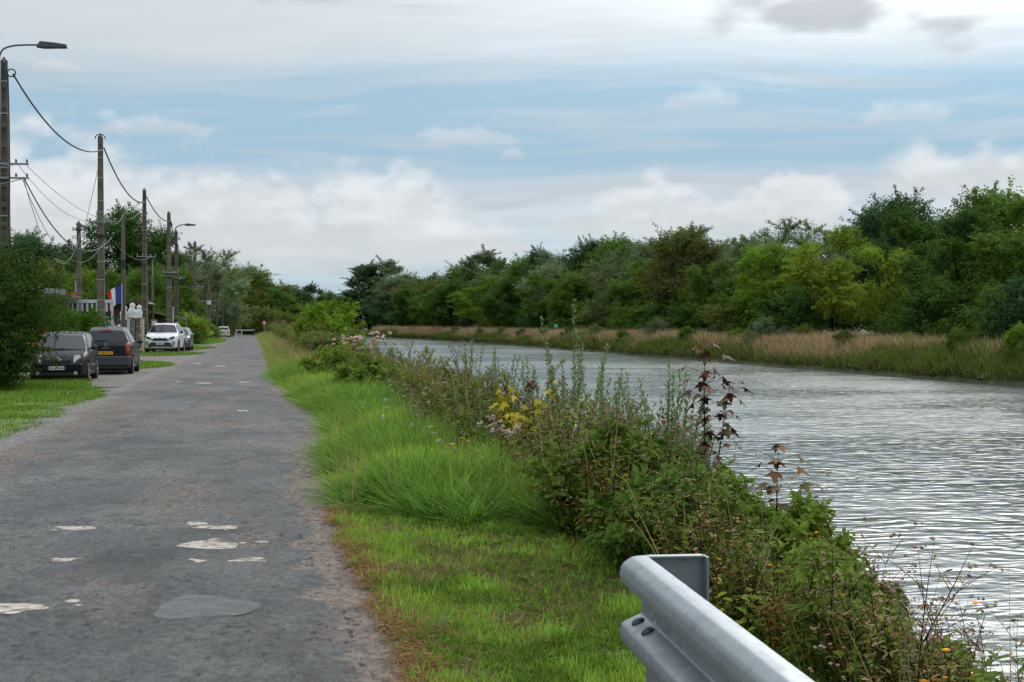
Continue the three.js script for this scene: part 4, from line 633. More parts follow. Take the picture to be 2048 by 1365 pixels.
// grey-green willow shoots
{
  const mat = leafMat(0.200, 0.270, 0.120), r = rng(421);
  const shoots = [[4.35, 19.5, 2.75], [4.25, 18.7, 2.25], [4.05, 18.9, 1.75], [4.45, 18.0, 2.05], [4.3, 17.2, 1.75], [4.45, 16.6, 1.85], [4.35, 16.0, 1.55], [4.5, 15.4, 2.0], [4.45, 14.9, 1.85], [4.55, 14.6, 1.65], [4.45, 14.1, 1.4], [4.3, 13.7, 1.2], [4.0, 20.5, 1.75], [4.4, 21.5, 1.65], [4.2, 24.5, 1.8], [4.3, 26.0, 1.7], [4.25, 28.5, 1.9], [4.4, 30.0, 1.5], [4.2, 18.3, 1.6], [4.35, 17.6, 1.5], [4.25, 16.8, 1.45], [4.4, 15.8, 1.6], [4.3, 15.1, 1.4], [4.4, 14.3, 1.25], [4.25, 19.2, 1.55], [4.15, 17.9, 1.3]];
  shoots.forEach(([x, d, h], i) => {
    const t = thing('willow_shoot', i === 0 ? 'tallest grey-green willow shoot rising above the far bank line' : `upright grey-green willow shoot, ${ORD[i - 1]} after the tallest one on the near bank`, 'shoot', [x, groundY(x, d) - 0.02, -d], r() * 6, 'willow shoots on the near bank');
    const st = new GB(), lf = new GB(), stems = i === 0 ? 2 : 6 + Math.floor(r() * 3);
    for (let s = 0; s < stems; s++) {
      const hh = h * (s ? 0.68 + r() * 0.3 : 1), a = r() * 6.28, lean = s ? 0.12 + r() * 0.2 : 0.05, pts = []; for (let k = 0; k <= 6; k++) { const q = k / 6; pts.push(V3(Math.cos(a) * lean * hh * q + Math.sin(q * 4 + s) * 0.02, hh * q, Math.sin(a) * lean * hh * q)); }
      st.tube(pts, [1, 0.9, 0.8, 0.65, 0.5, 0.35, 0.12].map((v) => v * 0.008), 5, [0.85, 0.75, 0.5]);
      const n = Math.round(hh * 46);
      for (let k = 0; k < n; k++) { const q = 0.12 + 0.88 * k / n, e = q * 6, j = Math.min(5, Math.floor(e)), p = V3().lerpVectors(pts[j], pts[j + 1], e - j), an = k * 2.4 + r(), dd = V3(Math.cos(an) * 0.8, 0.75 + r() * 0.5, Math.sin(an) * 0.8).normalize(), nn = V3(-dd.x * dd.y, 1 - dd.y * dd.y, -dd.z * dd.y).normalize(), b = 0.75 + r() * 0.5, z = (0.6 + r() * 0.5) * (1.15 - 0.55 * q); lf.leaf(p, dd, nn, 0.125 * z, 0.056 * z, 0.25, [b * (0.9 + r() * 0.25), b, b * (0.8 + r() * 0.4)]); }
    }
    part('stem', st.geo(), BARK.brown, t); part('foliage', lf.geo(), mat, t);
  });
}
// maple saplings with broad lobed leaves, each leaf a piece of its own
function mapleLeafGeo(seed) {
  const r = rng(seed), pts = [], lobes = [[-2.35, 0.45], [-1.25, 0.78], [0, 1.0], [1.25, 0.78], [2.35, 0.45]];
  for (let k = 0; k < lobes.length; k++) { const [a, l] = lobes[k]; pts.push([a - 0.32, l * 0.62], [a - 0.12, l * 0.86], [a, l], [a + 0.12, l * 0.86], [a + 0.32, l * 0.62]); if (k < 4) pts.push([(a + lobes[k + 1][0]) / 2, 0.36]); }
  const g = new GB(), c = [1, 1, 1]; g.vert(0, 0, 0, 0, 1, 0, c); const curl = 0.15 + r() * 0.3;
  pts.forEach(([a, l]) => { l *= 0.9 + r() * 0.2; const x = Math.sin(a) * l * 0.55, z = Math.cos(a) * l * 0.55 + 0.12; g.vert(x, -curl * (x * x * 1.6 + Math.max(0, z) ** 2 * 0.5) + (Math.abs(x) < 0.1 ? 0.02 : 0), z, x * 0.5, 1, 0.3, c); });
  for (let k = 1; k < pts.length; k++) g.i.push(0, k + 1, k); g.i.push(0, 1, pts.length); const q = g.geo(); q.deleteAttribute('color'); q.computeVertexNormals(); return q;
}
{
  const geos = [1, 2, 3].map(mapleLeafGeo), lm = (r, g, b) => new THREE.MeshPhysicalMaterial({ color: lin(r, g, b), roughness: 0.6, side: THREE.DoubleSide, transmission: 0.2, thickness: 0, specularIntensity: 0.25 });
  const red = [lm(0.085, 0.032, 0.024), lm(0.15, 0.042, 0.018), lm(0.065, 0.034, 0.024), lm(0.095, 0.065, 0.022)], rust = [lm(0.26, 0.13, 0.045), lm(0.20, 0.105, 0.04), lm(0.17, 0.15, 0.035), lm(0.14, 0.085, 0.04)], green = [lm(0.07, 0.11, 0.03), lm(0.10, 0.14, 0.03)];
  const sapling = (label, x, d, h, stemList, mats, seed, size, greenBelow) => {
    const t = thing('maple_sapling', label, 'sapling', [x, groundY(x, d) - 0.02, -d]), r = rng(seed), st = new GB();
    for (const [lean, dir, hh] of stemList) {
      const pts = []; for (let k = 0; k <= 6; k++) { const q = k / 6; pts.push(V3(Math.cos(dir) * lean * q * h + Math.sin(q * 5) * 0.012, hh * h * q, Math.sin(dir) * lean * q * h)); }
      st.tube(pts, [1, 0.9, 0.8, 0.7, 0.55, 0.4, 0.2].map((v) => v * 0.011), 6, [0.8, 0.5, 0.4]);
      const pairs = Math.round(hh * h * 13);
      for (let k = 0; k < pairs; k++) {
        const q = 0.3 + 0.7 * k / (pairs - 1), e = Math.min(5.999, q * 6), j = Math.floor(e), p = V3().lerpVectors(pts[j], pts[j + 1], e - j), a0 = k * 1.57 + r() * 0.7;
        for (const f of [0, Math.PI]) {
          const a = a0 + f + (r() - 0.5) * 0.6, pl = (0.07 + r() * 0.09) * size, tip = V3(p.x + Math.cos(a) * pl, p.y + pl * (0.25 + r() * 0.4), p.z + Math.sin(a) * pl); st.tube([p, tip], [0.0025, 0.0016], 3, [0.9, 0.4, 0.3]);
          const m = part('leaf', geos[Math.floor(r() * 3)], (q < greenBelow ? green : mats)[Math.floor(r() * (q < greenBelow ? 2 : 4))], t); m.position.copy(tip); m.rotation.set(0.25 + r() * 0.7, Math.PI / 2 - a, (r() - 0.5) * 0.8, 'YXZ'); m.scale.setScalar(size * (0.105 + r() * 0.085) * (k === pairs - 1 ? 0.8 : 1));
        }
      }
    }
    part('stem', st.geo(), BARK.brown, t); return t;
  };
  sapling('tall maple sapling with dark red leaves standing out against the canal', 4.2, 13.05, 1.93, [[0.03, 1, 1], [0.17, -0.2, 0.82]], red, 5, 1.22, 0.42);
  sapling('small maple sapling with rust-brown leaves above the guardrail', 4.35, 11.55, 1.22, [[0.05, 0.4, 1], [0.26, -0.1, 0.8]], rust, 8, 1.15, 0.4);
  // yellow-leaved plant
  const ym = [lm(0.52, 0.42, 0.03), lm(0.42, 0.38, 0.04), lm(0.30, 0.30, 0.035), lm(0.60, 0.48, 0.05)];
  { const t = thing('yellow_plant', 'plant with bright yellow leaves among the bank weeds', 'plant', [3.3, groundY(3.3, 18.05) - 0.02, -18.05]), r = rng(12), st = new GB();
    for (let s = 0; s < 13; s++) { const a = s * 0.7, hh = 0.70 + r() * 0.45, l = 0.2 + r() * 0.35, e = V3(Math.cos(a) * l, hh, Math.sin(a) * l); st.tube([V3(0, 0, 0), V3(e.x * 0.4, hh * 0.5, e.z * 0.4), e], [0.008, 0.006, 0.003], 4, [1, 0.8, 0.4]);
      for (let k = 0; k < 14; k++) { const q = 0.3 + 0.7 * k / 13, b = r() * 6.28, m = part('leaf', geos[k % 3], ym[Math.floor(r() * 4)], t); m.position.set(e.x * q + Math.cos(b) * 0.06, hh * q, e.z * q + Math.sin(b) * 0.06); m.rotation.set(0.3 + r() * 0.9, Math.PI / 2 - b, (r() - 0.5) * 0.9, 'YXZ'); m.scale.setScalar(0.13 + r() * 0.09); } }
    part('stem', st.geo(), BARK.brown, t); }
}
// thistles gone to seed, and other standing plants
{
  const r = rng(431);
  const seedPlant = (name, label, x, d, h, n, c, hr, spread, cols = [[0.19, 0.13, 0.07], GREEN[2]]) => {
    const t = thing(name, label, 'plant', [x, groundY(x, d) - 0.02, -d]), st = new GB(), hd = new GB();
    for (let k = 0; k < n; k++) { const a = r() * 6.28, l = spread * (0.2 + r() * 0.9), hh = h * (0.68 + r() * 0.34), e = V3(Math.cos(a) * l, hh, Math.sin(a) * l), m = V3(e.x * 0.3, hh * 0.55, e.z * 0.3); st.tube([V3(e.x * 0.08, 0, e.z * 0.08), m, e], [0.006, 0.0045, 0.0025], 4, [0.25, 0.17, 0.09]);
      for (let j = 0; j < 4; j++) { const b = r() * 6.28, p = V3().lerpVectors(m, e, r()), dd = V3(Math.cos(b), 0.5, Math.sin(b)).normalize(); st.leaf(p, dd, V3(-dd.x * 0.4, 0.9, -dd.z * 0.4).normalize(), 0.09, 0.018, 0.6, cols[j % 2]); }
      for (let j = 0; j < 9; j++) hd.ball(e.x + (r() - 0.5) * 0.11, e.y + (r() - 0.5) * 0.07, e.z + (r() - 0.5) * 0.11, hr * (0.6 + r() * 0.8), c.map((v) => v * (0.7 + r() * 0.6)), 6, 0.85); }
    part('stems', st.geo(), herbMat, t); part('seed_heads', hd.geo(), std(0xffffff, 1, { vertexColors: true }), t).userData.kind = 'stuff';
  };
  seedPlant('thistle', 'brown thistle with dark seed heads behind the yellow plant', 3.45, 18.7, 1.25, 12, [0.15, 0.075, 0.06], 0.022, 0.3);
  seedPlant('thistle', 'woolly thistle with grey-brown heads in front of the yellow plant', 3.0, 16.9, 0.6, 7, [0.36, 0.28, 0.22], 0.024, 0.25);
  seedPlant('thistle', 'pale fluffy thistle leaning out at the edge of the tall grass', 2.85, 17.3, 0.6, 6, [0.45, 0.36, 0.29], 0.024, 0.2);
  seedPlant('seeding_willowherb', 'large pinkish fluffy seed plant left of the lime shrub', 3.2, 48, 1.35, 26, [0.50, 0.36, 0.30], 0.035, 0.8);
  seedPlant('seeding_willowherb', 'pinkish fluffy seed plant right below the lime shrub', 4.0, 47, 1.7, 18, [0.50, 0.38, 0.30], 0.035, 0.6);
  seedPlant('seeding_willowherb', 'thin brown seed plant standing against the water ahead', 4.6, 32, 1.75, 6, [0.35, 0.23, 0.16], 0.015, 0.3);
  seedPlant('brown_dock', 'dried brown dock plant behind the guardrail end', 2.95, 9.8, 0.75, 7, [0.22, 0.13, 0.085], 0.013, 0.22, [[0.22, 0.13, 0.07], [0.2, 0.12, 0.06]]);
  seedPlant('brown_dock', 'dried brown dock plant by the dark leafy bush', 3.3, 10.4, 0.85, 7, [0.24, 0.15, 0.10], 0.012, 0.25, [[0.22, 0.13, 0.07], [0.2, 0.12, 0.06]]);
  seedPlant('pink_agrimony', 'pink-flowered plant at the water edge left of the lower right corner', 4.9, 10.9, 0.78, 6, [0.40, 0.22, 0.27], 0.011, 0.16, GREEN);
  seedPlant('pink_agrimony', 'pink-flowered plant between the two red saplings', 4.45, 12.3, 0.8, 5, [0.40, 0.22, 0.27], 0.011, 0.16, GREEN);
  seedPlant('pink_agrimony', 'thin pinkish plant leaning over the water at the lower right', 5.0, 9.6, 0.75, 5, [0.24, 0.15, 0.13], 0.009, 0.25, GREEN);
  [[4.75, 8.7, 0.85, 'thin leafy stem leaning over the water, nearest the lower right corner'], [4.85, 9.2, 1.0, 'tall thin twiggy stem standing over the water at the lower right'], [4.55, 9.0, 0.7, 'short thin stem with tiny leaves beside the tall twiggy stem'], [4.7, 10.2, 0.75, 'thin brownish stem rising left of the pink-flowered water-edge plant'], [4.35, 10.6, 0.7, 'thin leafy stem below the small maple sapling'], [4.6, 12.6, 0.95, 'thin straight stem right of the tall red maple sapling']].forEach(([x, d, h, label], i) => {
    const t = thing('thin_stem', label, 'plant', [x, groundY(x, d) - 0.02, -d], i * 1.3); part('stem', sprig(60 + i, { h, n: 16, L: 0.05, W: 0.018, cols: [GREEN[0], [0.16, 0.15, 0.05], [0.15, 0.08, 0.05]], twigs: 6, twigL: 0.35, sr: 0.004, stem: [0.15, 0.10, 0.07], wob: 0.12, head: { n: 3, s: 0.03, r: 0.008, c: [0.26, 0.16, 0.14] } }), herbMat, t); });
  // flag-like iris leaves at the water edge
  const iris = thing('iris_clump', 'upright sword-leaved iris clump at the water edge', 'plant', [4.85, groundY(4.85, 11.1), -11.1]); part('leaves', tuft(55, 12, 0.05, 0.62, 0.028, 0.25, [[0.09, 0.17, 0.05], [0.08, 0.14, 0.05]], 4), herbMat, iris);
}
console.log('bank done');
// ---------------------------------------------------------------- utility poles, lamps, cables
const M = {
  concrete: std(0xffffff, 0.95, { map: dataTex(128, 512, (x, y) => { const a = pnoise(x / 6, y / 10, 64), b = pnoise(x / 20, y / 40, 16), k = (0.75 + 0.5 * b) * (0.85 + 0.3 * a); return [0.135 * k, 0.112 * k, 0.090 * k]; }) }),
  weathered: std(0xffffff, 0.95, { map: dataTex(64, 512, (x, y) => { const a = pnoise(x / 2, y / 30, 64), b = pnoise(x / 20, y / 40, 16), k = (0.75 + 0.5 * b) * (0.8 + 0.4 * a); return [0.125 * k, 0.110 * k, 0.098 * k]; }) }),
  strap: std(lin(0.42, 0.41, 0.40), 0.55, { metalness: 0.6 }), galv: std(lin(0.30, 0.31, 0.33), 0.5, { metalness: 0.7 }), black: std(lin(0.018, 0.018, 0.02), 0.6), lamp: std(lin(0.075, 0.09, 0.105), 0.5, { metalness: 0.4 }), lens: std(lin(0.35, 0.36, 0.36), 0.3), wire: std(lin(0.10, 0.10, 0.105), 0.6), glassy: std(lin(0.20, 0.25, 0.24), 0.25), white: std(lin(0.72, 0.73, 0.74), 0.6),
};
const box = (w, h, d, x = 0, y = 0, z = 0) => new THREE.BoxGeometry(w, h, d).translate(x, y, z);
function taper(w0, d0, w1, d1, h) {        // a square tapered shaft standing on y = 0, with a small pointed cap
  const g = new THREE.BoxGeometry(1, h, 1, 1, 12, 1).translate(0, h / 2, 0), p = g.attributes.position;
  for (let i = 0; i < p.count; i++) { const t = p.getY(i) / h; p.setX(i, p.getX(i) * lerp(w0, w1, t)); p.setZ(i, p.getZ(i) * lerp(d0, d1, t)); }
  const uv = g.attributes.uv; for (let i = 0; i < uv.count; i++) uv.setXY(i, uv.getX(i) * 0.3, p.getY(i) * 0.25); g.computeVertexNormals(); return g;
}
function ladderPole(label, x, d, h, o = {}) {   // concrete pole with recessed panels between cross rungs
  const t = thing('utility_pole', label, 'utility pole', [x, 0, -d]), w0 = o.w0 ?? 0.36, w1 = o.w1 ?? 0.19, f = 0.26, at = (y) => lerp(w0, w1, y / h);
  const left = taper(w0 * f, 0.26, w1 * f, 0.15, h), right = left.clone();
  const shift = (g, s) => { const p = g.attributes.position; for (let i = 0; i < p.count; i++) p.setX(i, p.getX(i) + s * at(p.getY(i)) * (1 - f) / 2); return g; };
  part('flange', shift(left, -1), M.concrete, t); part('flange', shift(right, 1), M.concrete, t);
  const web = taper(w0 * (1 - 2 * f) + 0.004, 0.07, w1 * (1 - 2 * f) + 0.004, 0.05, h - 0.05); part('web', web, M.concrete, t);
  for (let y = 0.5; y < h - 0.3; y += o.rung ?? 0.62) part('rung', box(at(y) * (1 - 2 * f) + 0.002, 0.16, lerp(0.245, 0.14, y / h), 0, y, 0), M.concrete, t);
  part('cap', new THREE.CylinderGeometry(0.02, w1 * 0.68, 0.14, 4).rotateY(Math.PI / 4).translate(0, h + 0.05, 0), M.concrete, t);
  return t;
}
function plainPole(label, x, d, h, w0, w1, mat = M.concrete, round = false, name = 'utility_pole') {
  const t = thing(name, label, 'utility pole', [x, 0, -d]);
  part('shaft', round ? new THREE.CylinderGeometry(w1 / 2, w0 / 2, h, 12).translate(0, h / 2, 0) : taper(w0, w0 * 0.8, w1, w1 * 0.8, h), mat, t);
  part('cap', new THREE.CylinderGeometry(0.015, w1 * (round ? 0.5 : 0.66), 0.16, round ? 12 : 4).rotateY(Math.PI / 4).translate(0, h + 0.08, 0), mat, t);
  return t;
}
function straps(t, ys, w0, w1, h, depth = 0.85) { for (const y of ys) { const w = lerp(w0, w1, y / h) + 0.012; part('strap', box(w, 0.03, w * depth, 0, y, 0), M.strap, t); } }
function crossarm(t, y, len, off = 0, mat = M.galv) {
  const a = part('crossarm', box(len, 0.06, 0.07, off, y, 0.16), mat, t);
  for (const s of [-0.46, -0.2, 0.2, 0.46]) part('insulator', new THREE.LatheGeometry([[0.0, 0.10], [0.03, 0.10], [0.045, 0.07], [0.03, 0.05], [0.045, 0.02], [0.025, 0.0], [0.012, -0.03]].map(([a1, b1]) => new THREE.Vector2(a1, b1)), 8).translate(off + s * len, y + 0.05, 0.16), M.glassy, a);
}
function lampHead(t, x0, y0, reach, rise, s = 1) {  // curved bracket and flat lamp head reaching over the road
  const pts = [V3(x0, y0 - 0.9, 0.2), V3(x0, y0 - 0.1, 0.2), V3(x0 + 0.12, y0 + rise * 0.6, 0.2), V3(x0 + 0.4, y0 + rise * 0.9, 0.2), V3(x0 + reach * 0.62, y0 + rise, 0.2), V3(x0 + reach, y0 + rise + 0.02, 0.2)];
  const arm = part('lamp_arm', new THREE.TubeGeometry(new THREE.CatmullRomCurve3(pts), 24, 0.028 * s, 8), M.lamp, t);
  const sh = new THREE.Shape(); sh.moveTo(0, -0.07); sh.lineTo(0.06, 0.03); sh.lineTo(0.10, 0.075); sh.lineTo(0.45, 0.05); sh.lineTo(0.86, 0.0); sh.lineTo(0.87, -0.06); sh.lineTo(0.2, -0.09); sh.closePath();
  const head = part('lamp_head', new THREE.ExtrudeGeometry(sh, { depth: 0.22, bevelEnabled: true, bevelSize: 0.02, bevelThickness: 0.02, bevelSegments: 2 }).translate(x0 + reach - 0.04, y0 + rise + 0.03, 0.09), M.lamp, t);
  part('lens', box(0.5, 0.012, 0.16, x0 + reach + 0.5, y0 + rise - 0.06, 0.2), M.lens, head);
  for (let k = 0; k < 4; k++) part('cooling_fin', box(0.012, 0.05, 0.2, x0 + reach + 0.5 + k * 0.07, y0 + rise + 0.085 - k * 0.012, 0.2), M.lamp, head);
}
// the row along the left verge
const P1 = ladderPole('tall concrete pole with street lamp at the left edge', -7.70, 46.6, 9.95, { w0: 0.42, w1: 0.2 });
straps(P1, [6.6, 8.3, 9.3, 5.1], 0.42, 0.2, 9.95, 0.72); crossarm(P1, 6.72, 1.25, 0.12); crossarm(P1, 6.28, 1.25, 0.12);
lampHead(P1, -0.13, 10.0, 1.2, 0.42, 1); part('down_cable', new THREE.TubeGeometry(new THREE.CatmullRomCurve3([V3(0.14, 9.5, 0.17), V3(0.17, 8, 0.18), V3(0.18, 6, 0.19), V3(0.16, 5, 0.22), V3(0.2, 4, 0.22), V3(0.21, 2.5, 0.23)]), 20, 0.02, 6), M.black, P1);
part('cable_loop', new THREE.TorusGeometry(0.12, 0.02, 6, 16).translate(0.24, 9.55, 0.15), M.black, P1);
const P2 = plainPole('second tall concrete pole, behind the sloping hedge end', -6.72, 65.2, 10.0, 0.36, 0.21);
straps(P2, [9.1, 8.2, 7.2, 6.7, 6.2, 4.5, 3.7, 2.8, 2.35, 1.8], 0.36, 0.21, 10, 0.8); crossarm(P2, 6.26, 1.15, 0.1); crossarm(P2, 5.64, 0.95, 0.12, M.black);
part('cable_loop', new THREE.TorusGeometry(0.22, 0.022, 6, 20, Math.PI).translate(0, 9.9, 0.13), M.black, P2);
const P3 = ladderPole('ladder-like concrete pole left of the white car', -6.65, 89.6, 9.95, { w0: 0.40, w1: 0.21, rung: 0.72 });
straps(P3, [7.5, 6.0, 4.2, 2.6, 1.5], 0.40, 0.21, 9.95, 0.72); crossarm(P3, 5.86, 1.15, 0.12);
const P4 = plainPole('fourth tall concrete pole behind the white car', -6.30, 108.6, 10.0, 0.42, 0.25); straps(P4, [8, 6.8, 5.9, 4.5, 3.1, 2.1], 0.42, 0.25, 10, 0.8); crossarm(P4, 5.6, 1.1, 0.1); crossarm(P4, 5.2, 0.9, -0.1, M.black);
const P5 = ladderPole('concrete pole carrying the second street lamp', -6.45, 121.4, 9.5, { w0: 0.42, w1: 0.22, rung: 0.8 }); lampHead(P5, -0.1, 9.5, 0.85, 0.5, 1.5); crossarm(P5, 5.6, 1.2, 0.1);
const P6 = plainPole('sixth concrete pole, beyond the second street lamp', -5.9, 145.4, 9.95, 0.44, 0.26); straps(P6, [7.9, 5.8, 4, 2.9], 0.44, 0.26, 9.95, 0.8); crossarm(P6, 5.5, 1.6, 0.1); crossarm(P6, 4.0, 1.3, 0.4);
const P7 = plainPole('far concrete pole beside the big silvery willow', -5.95, 191, 9.7, 0.46, 0.3); crossarm(P7, 4.9, 2.0, 0.1); part('junction_box', box(0.5, 0.5, 0.3, 0, 4.6, 0.3), M.white, P7);
const P8 = plainPole('short weathered pole standing in the hedge', -9.25, 78.8, 7.1, 0.27, 0.21, M.weathered); crossarm(P8, 6.75, 0.6, 0, M.black);
const P9 = plainPole('wooden pole carrying the tricolour flag', -7.28, 82.4, 8.2, 0.26, 0.19, M.weathered, true); part('collar', new THREE.CylinderGeometry(0.125, 0.125, 0.5, 12).translate(0, 5.1, 0), M.black, P9);
const P10 = plainPole('thin wooden pole right of the ladder-like pole', -6.85, 99.4, 6.05, 0.19, 0.15, M.weathered, true);
const P11 = plainPole('thin grey post left of the far concrete pole', -6.25, 188.5, 5.6, 0.24, 0.2, M.weathered, true); crossarm(P11, 5.3, 0.9, 0, M.black);
const P12 = plainPole('leaning thin pole behind the far concrete pole', -5.5, 205, 7.6, 0.24, 0.2, M.weathered, true); P12.rotation.z = -0.05;
const P13 = plainPole('farthest slim pole in front of the silvery willow', -4.7, 214, 7.2, 0.26, 0.2, M.weathered, true);
// cables
function cable(label, a, b, sag, r, mat = M.wire, cat = 'cable') {
  const pts = []; for (let k = 0; k <= 24; k++) { const t = k / 24; pts.push(V3(lerp(a[0], b[0], t), lerp(a[1], b[1], t) - sag * 4 * t * (1 - t), lerp(a[2], b[2], t))); }
  solo('overhead_cable', new THREE.TubeGeometry(new THREE.CatmullRomCurve3(pts), 36, r, 6), mat, label, cat);
}
cable('thick black cable sagging from the lamp pole to the second pole', [-7.4, 9.5, -46.4], [-6.6, 9.42, -65], 0.85, 0.030, M.black);
cable('thick black cable sagging from the second to the ladder-like pole', [-6.55, 9.5, -65], [-6.6, 9.2, -89.4], 0.75, 0.034, M.black);
cable('thick black cable from the ladder-like pole to the fourth pole', [-6.5, 9.5, -89.4], [-6.2, 9.4, -108.4], 0.45, 0.036, M.black);
cable('black cable from the fourth pole to the second lamp pole', [-6.15, 9.4, -108.4], [-6.4, 8.6, -121.2], 0.3, 0.036, M.black);
cable('black cable from the second lamp pole to the sixth pole', [-6.4, 8.2, -121.2], [-5.8, 8.9, -145.2], 0.5, 0.036, M.black);
cable('bundled cable sagging from the left crossarm to the short weathered pole', [-7.1, 6.3, -46.4], [-6.2, 5.6, -65], 1.35, 0.022, M.black);
cable('thin cable from the left crossarm to the second pole, uppermost', [-7.05, 6.72, -46.4], [-6.2, 6.28, -65], 0.35, 0.009);
cable('thin cable from the left crossarm to the second pole, middle one', [-7.3, 6.75, -46.4], [-6.9, 6.28, -65], 0.55, 0.009);
cable('thin cable from the lower left crossarm to the garden pole', [-7.1, 6.25, -46.4], [-9.1, 6.75, -78.6], 2.2, 0.010);
cable('thin slack cable below the bundled one', [-7.15, 6.28, -46.4], [-6.5, 5.5, -65], 1.75, 0.010);
cable('slanting thin cable from the second pole top down to the garden pole', [-6.8, 8.6, -65], [-9.0, 6.6, -78.6], 0.05, 0.012);
cable('thin cable leaving the frame from the lamp pole, upper', [-7.3, 6.7, -46.4], [-9.8, 5.9, -41], 0.1, 0.012);
cable('thin cable leaving the frame from the lamp pole, lower', [-7.15, 6.25, -46.4], [-9.8, 5.2, -41], 0.12, 0.014);
cable('cable from the second pole crossarm to the flag pole', [-6.3, 6.2, -65], [-7.25, 7.9, -82.3], 0.25, 0.014);
cable('cable from the flag pole to the ladder-like pole', [-7.2, 7.7, -82.4], [-6.7, 9.0, -89.4], 0.35, 0.013);
cable('light cable from the second pole to the ladder-like pole crossarm', [-6.4, 5.7, -65], [-6.2, 5.9, -89.4], 0.6, 0.012);
cable('light cable curving from the ladder-like pole to the thin wooden pole', [-6.2, 5.85, -89.4], [-6.85, 5.9, -99.3], 1.2, 0.018);
cable('light cable hanging from the ladder-like pole toward the gardens', [-6.7, 5.8, -89.4], [-9.5, 3.2, -98], 0.5, 0.014);
cable('light cable from the ladder-like pole to the fourth pole crossarm', [-6.1, 5.9, -89.4], [-5.8, 5.65, -108.4], 0.45, 0.014);
cable('light cable from the fourth pole to the lamp pole crossarm', [-5.9, 5.6, -108.4], [-6.0, 5.65, -121.2], 0.3, 0.016);
cable('light cable from the second lamp pole crossarm to the sixth pole', [-6.0, 5.6, -121.2], [-5.6, 5.5, -145.2], 0.6, 0.018);
cable('pale cable hanging from the far pole toward the willow', [-5.9, 8.8, -190.8], [-7.2, 6.2, -189], 0.4, 0.03);
console.log('poles done');
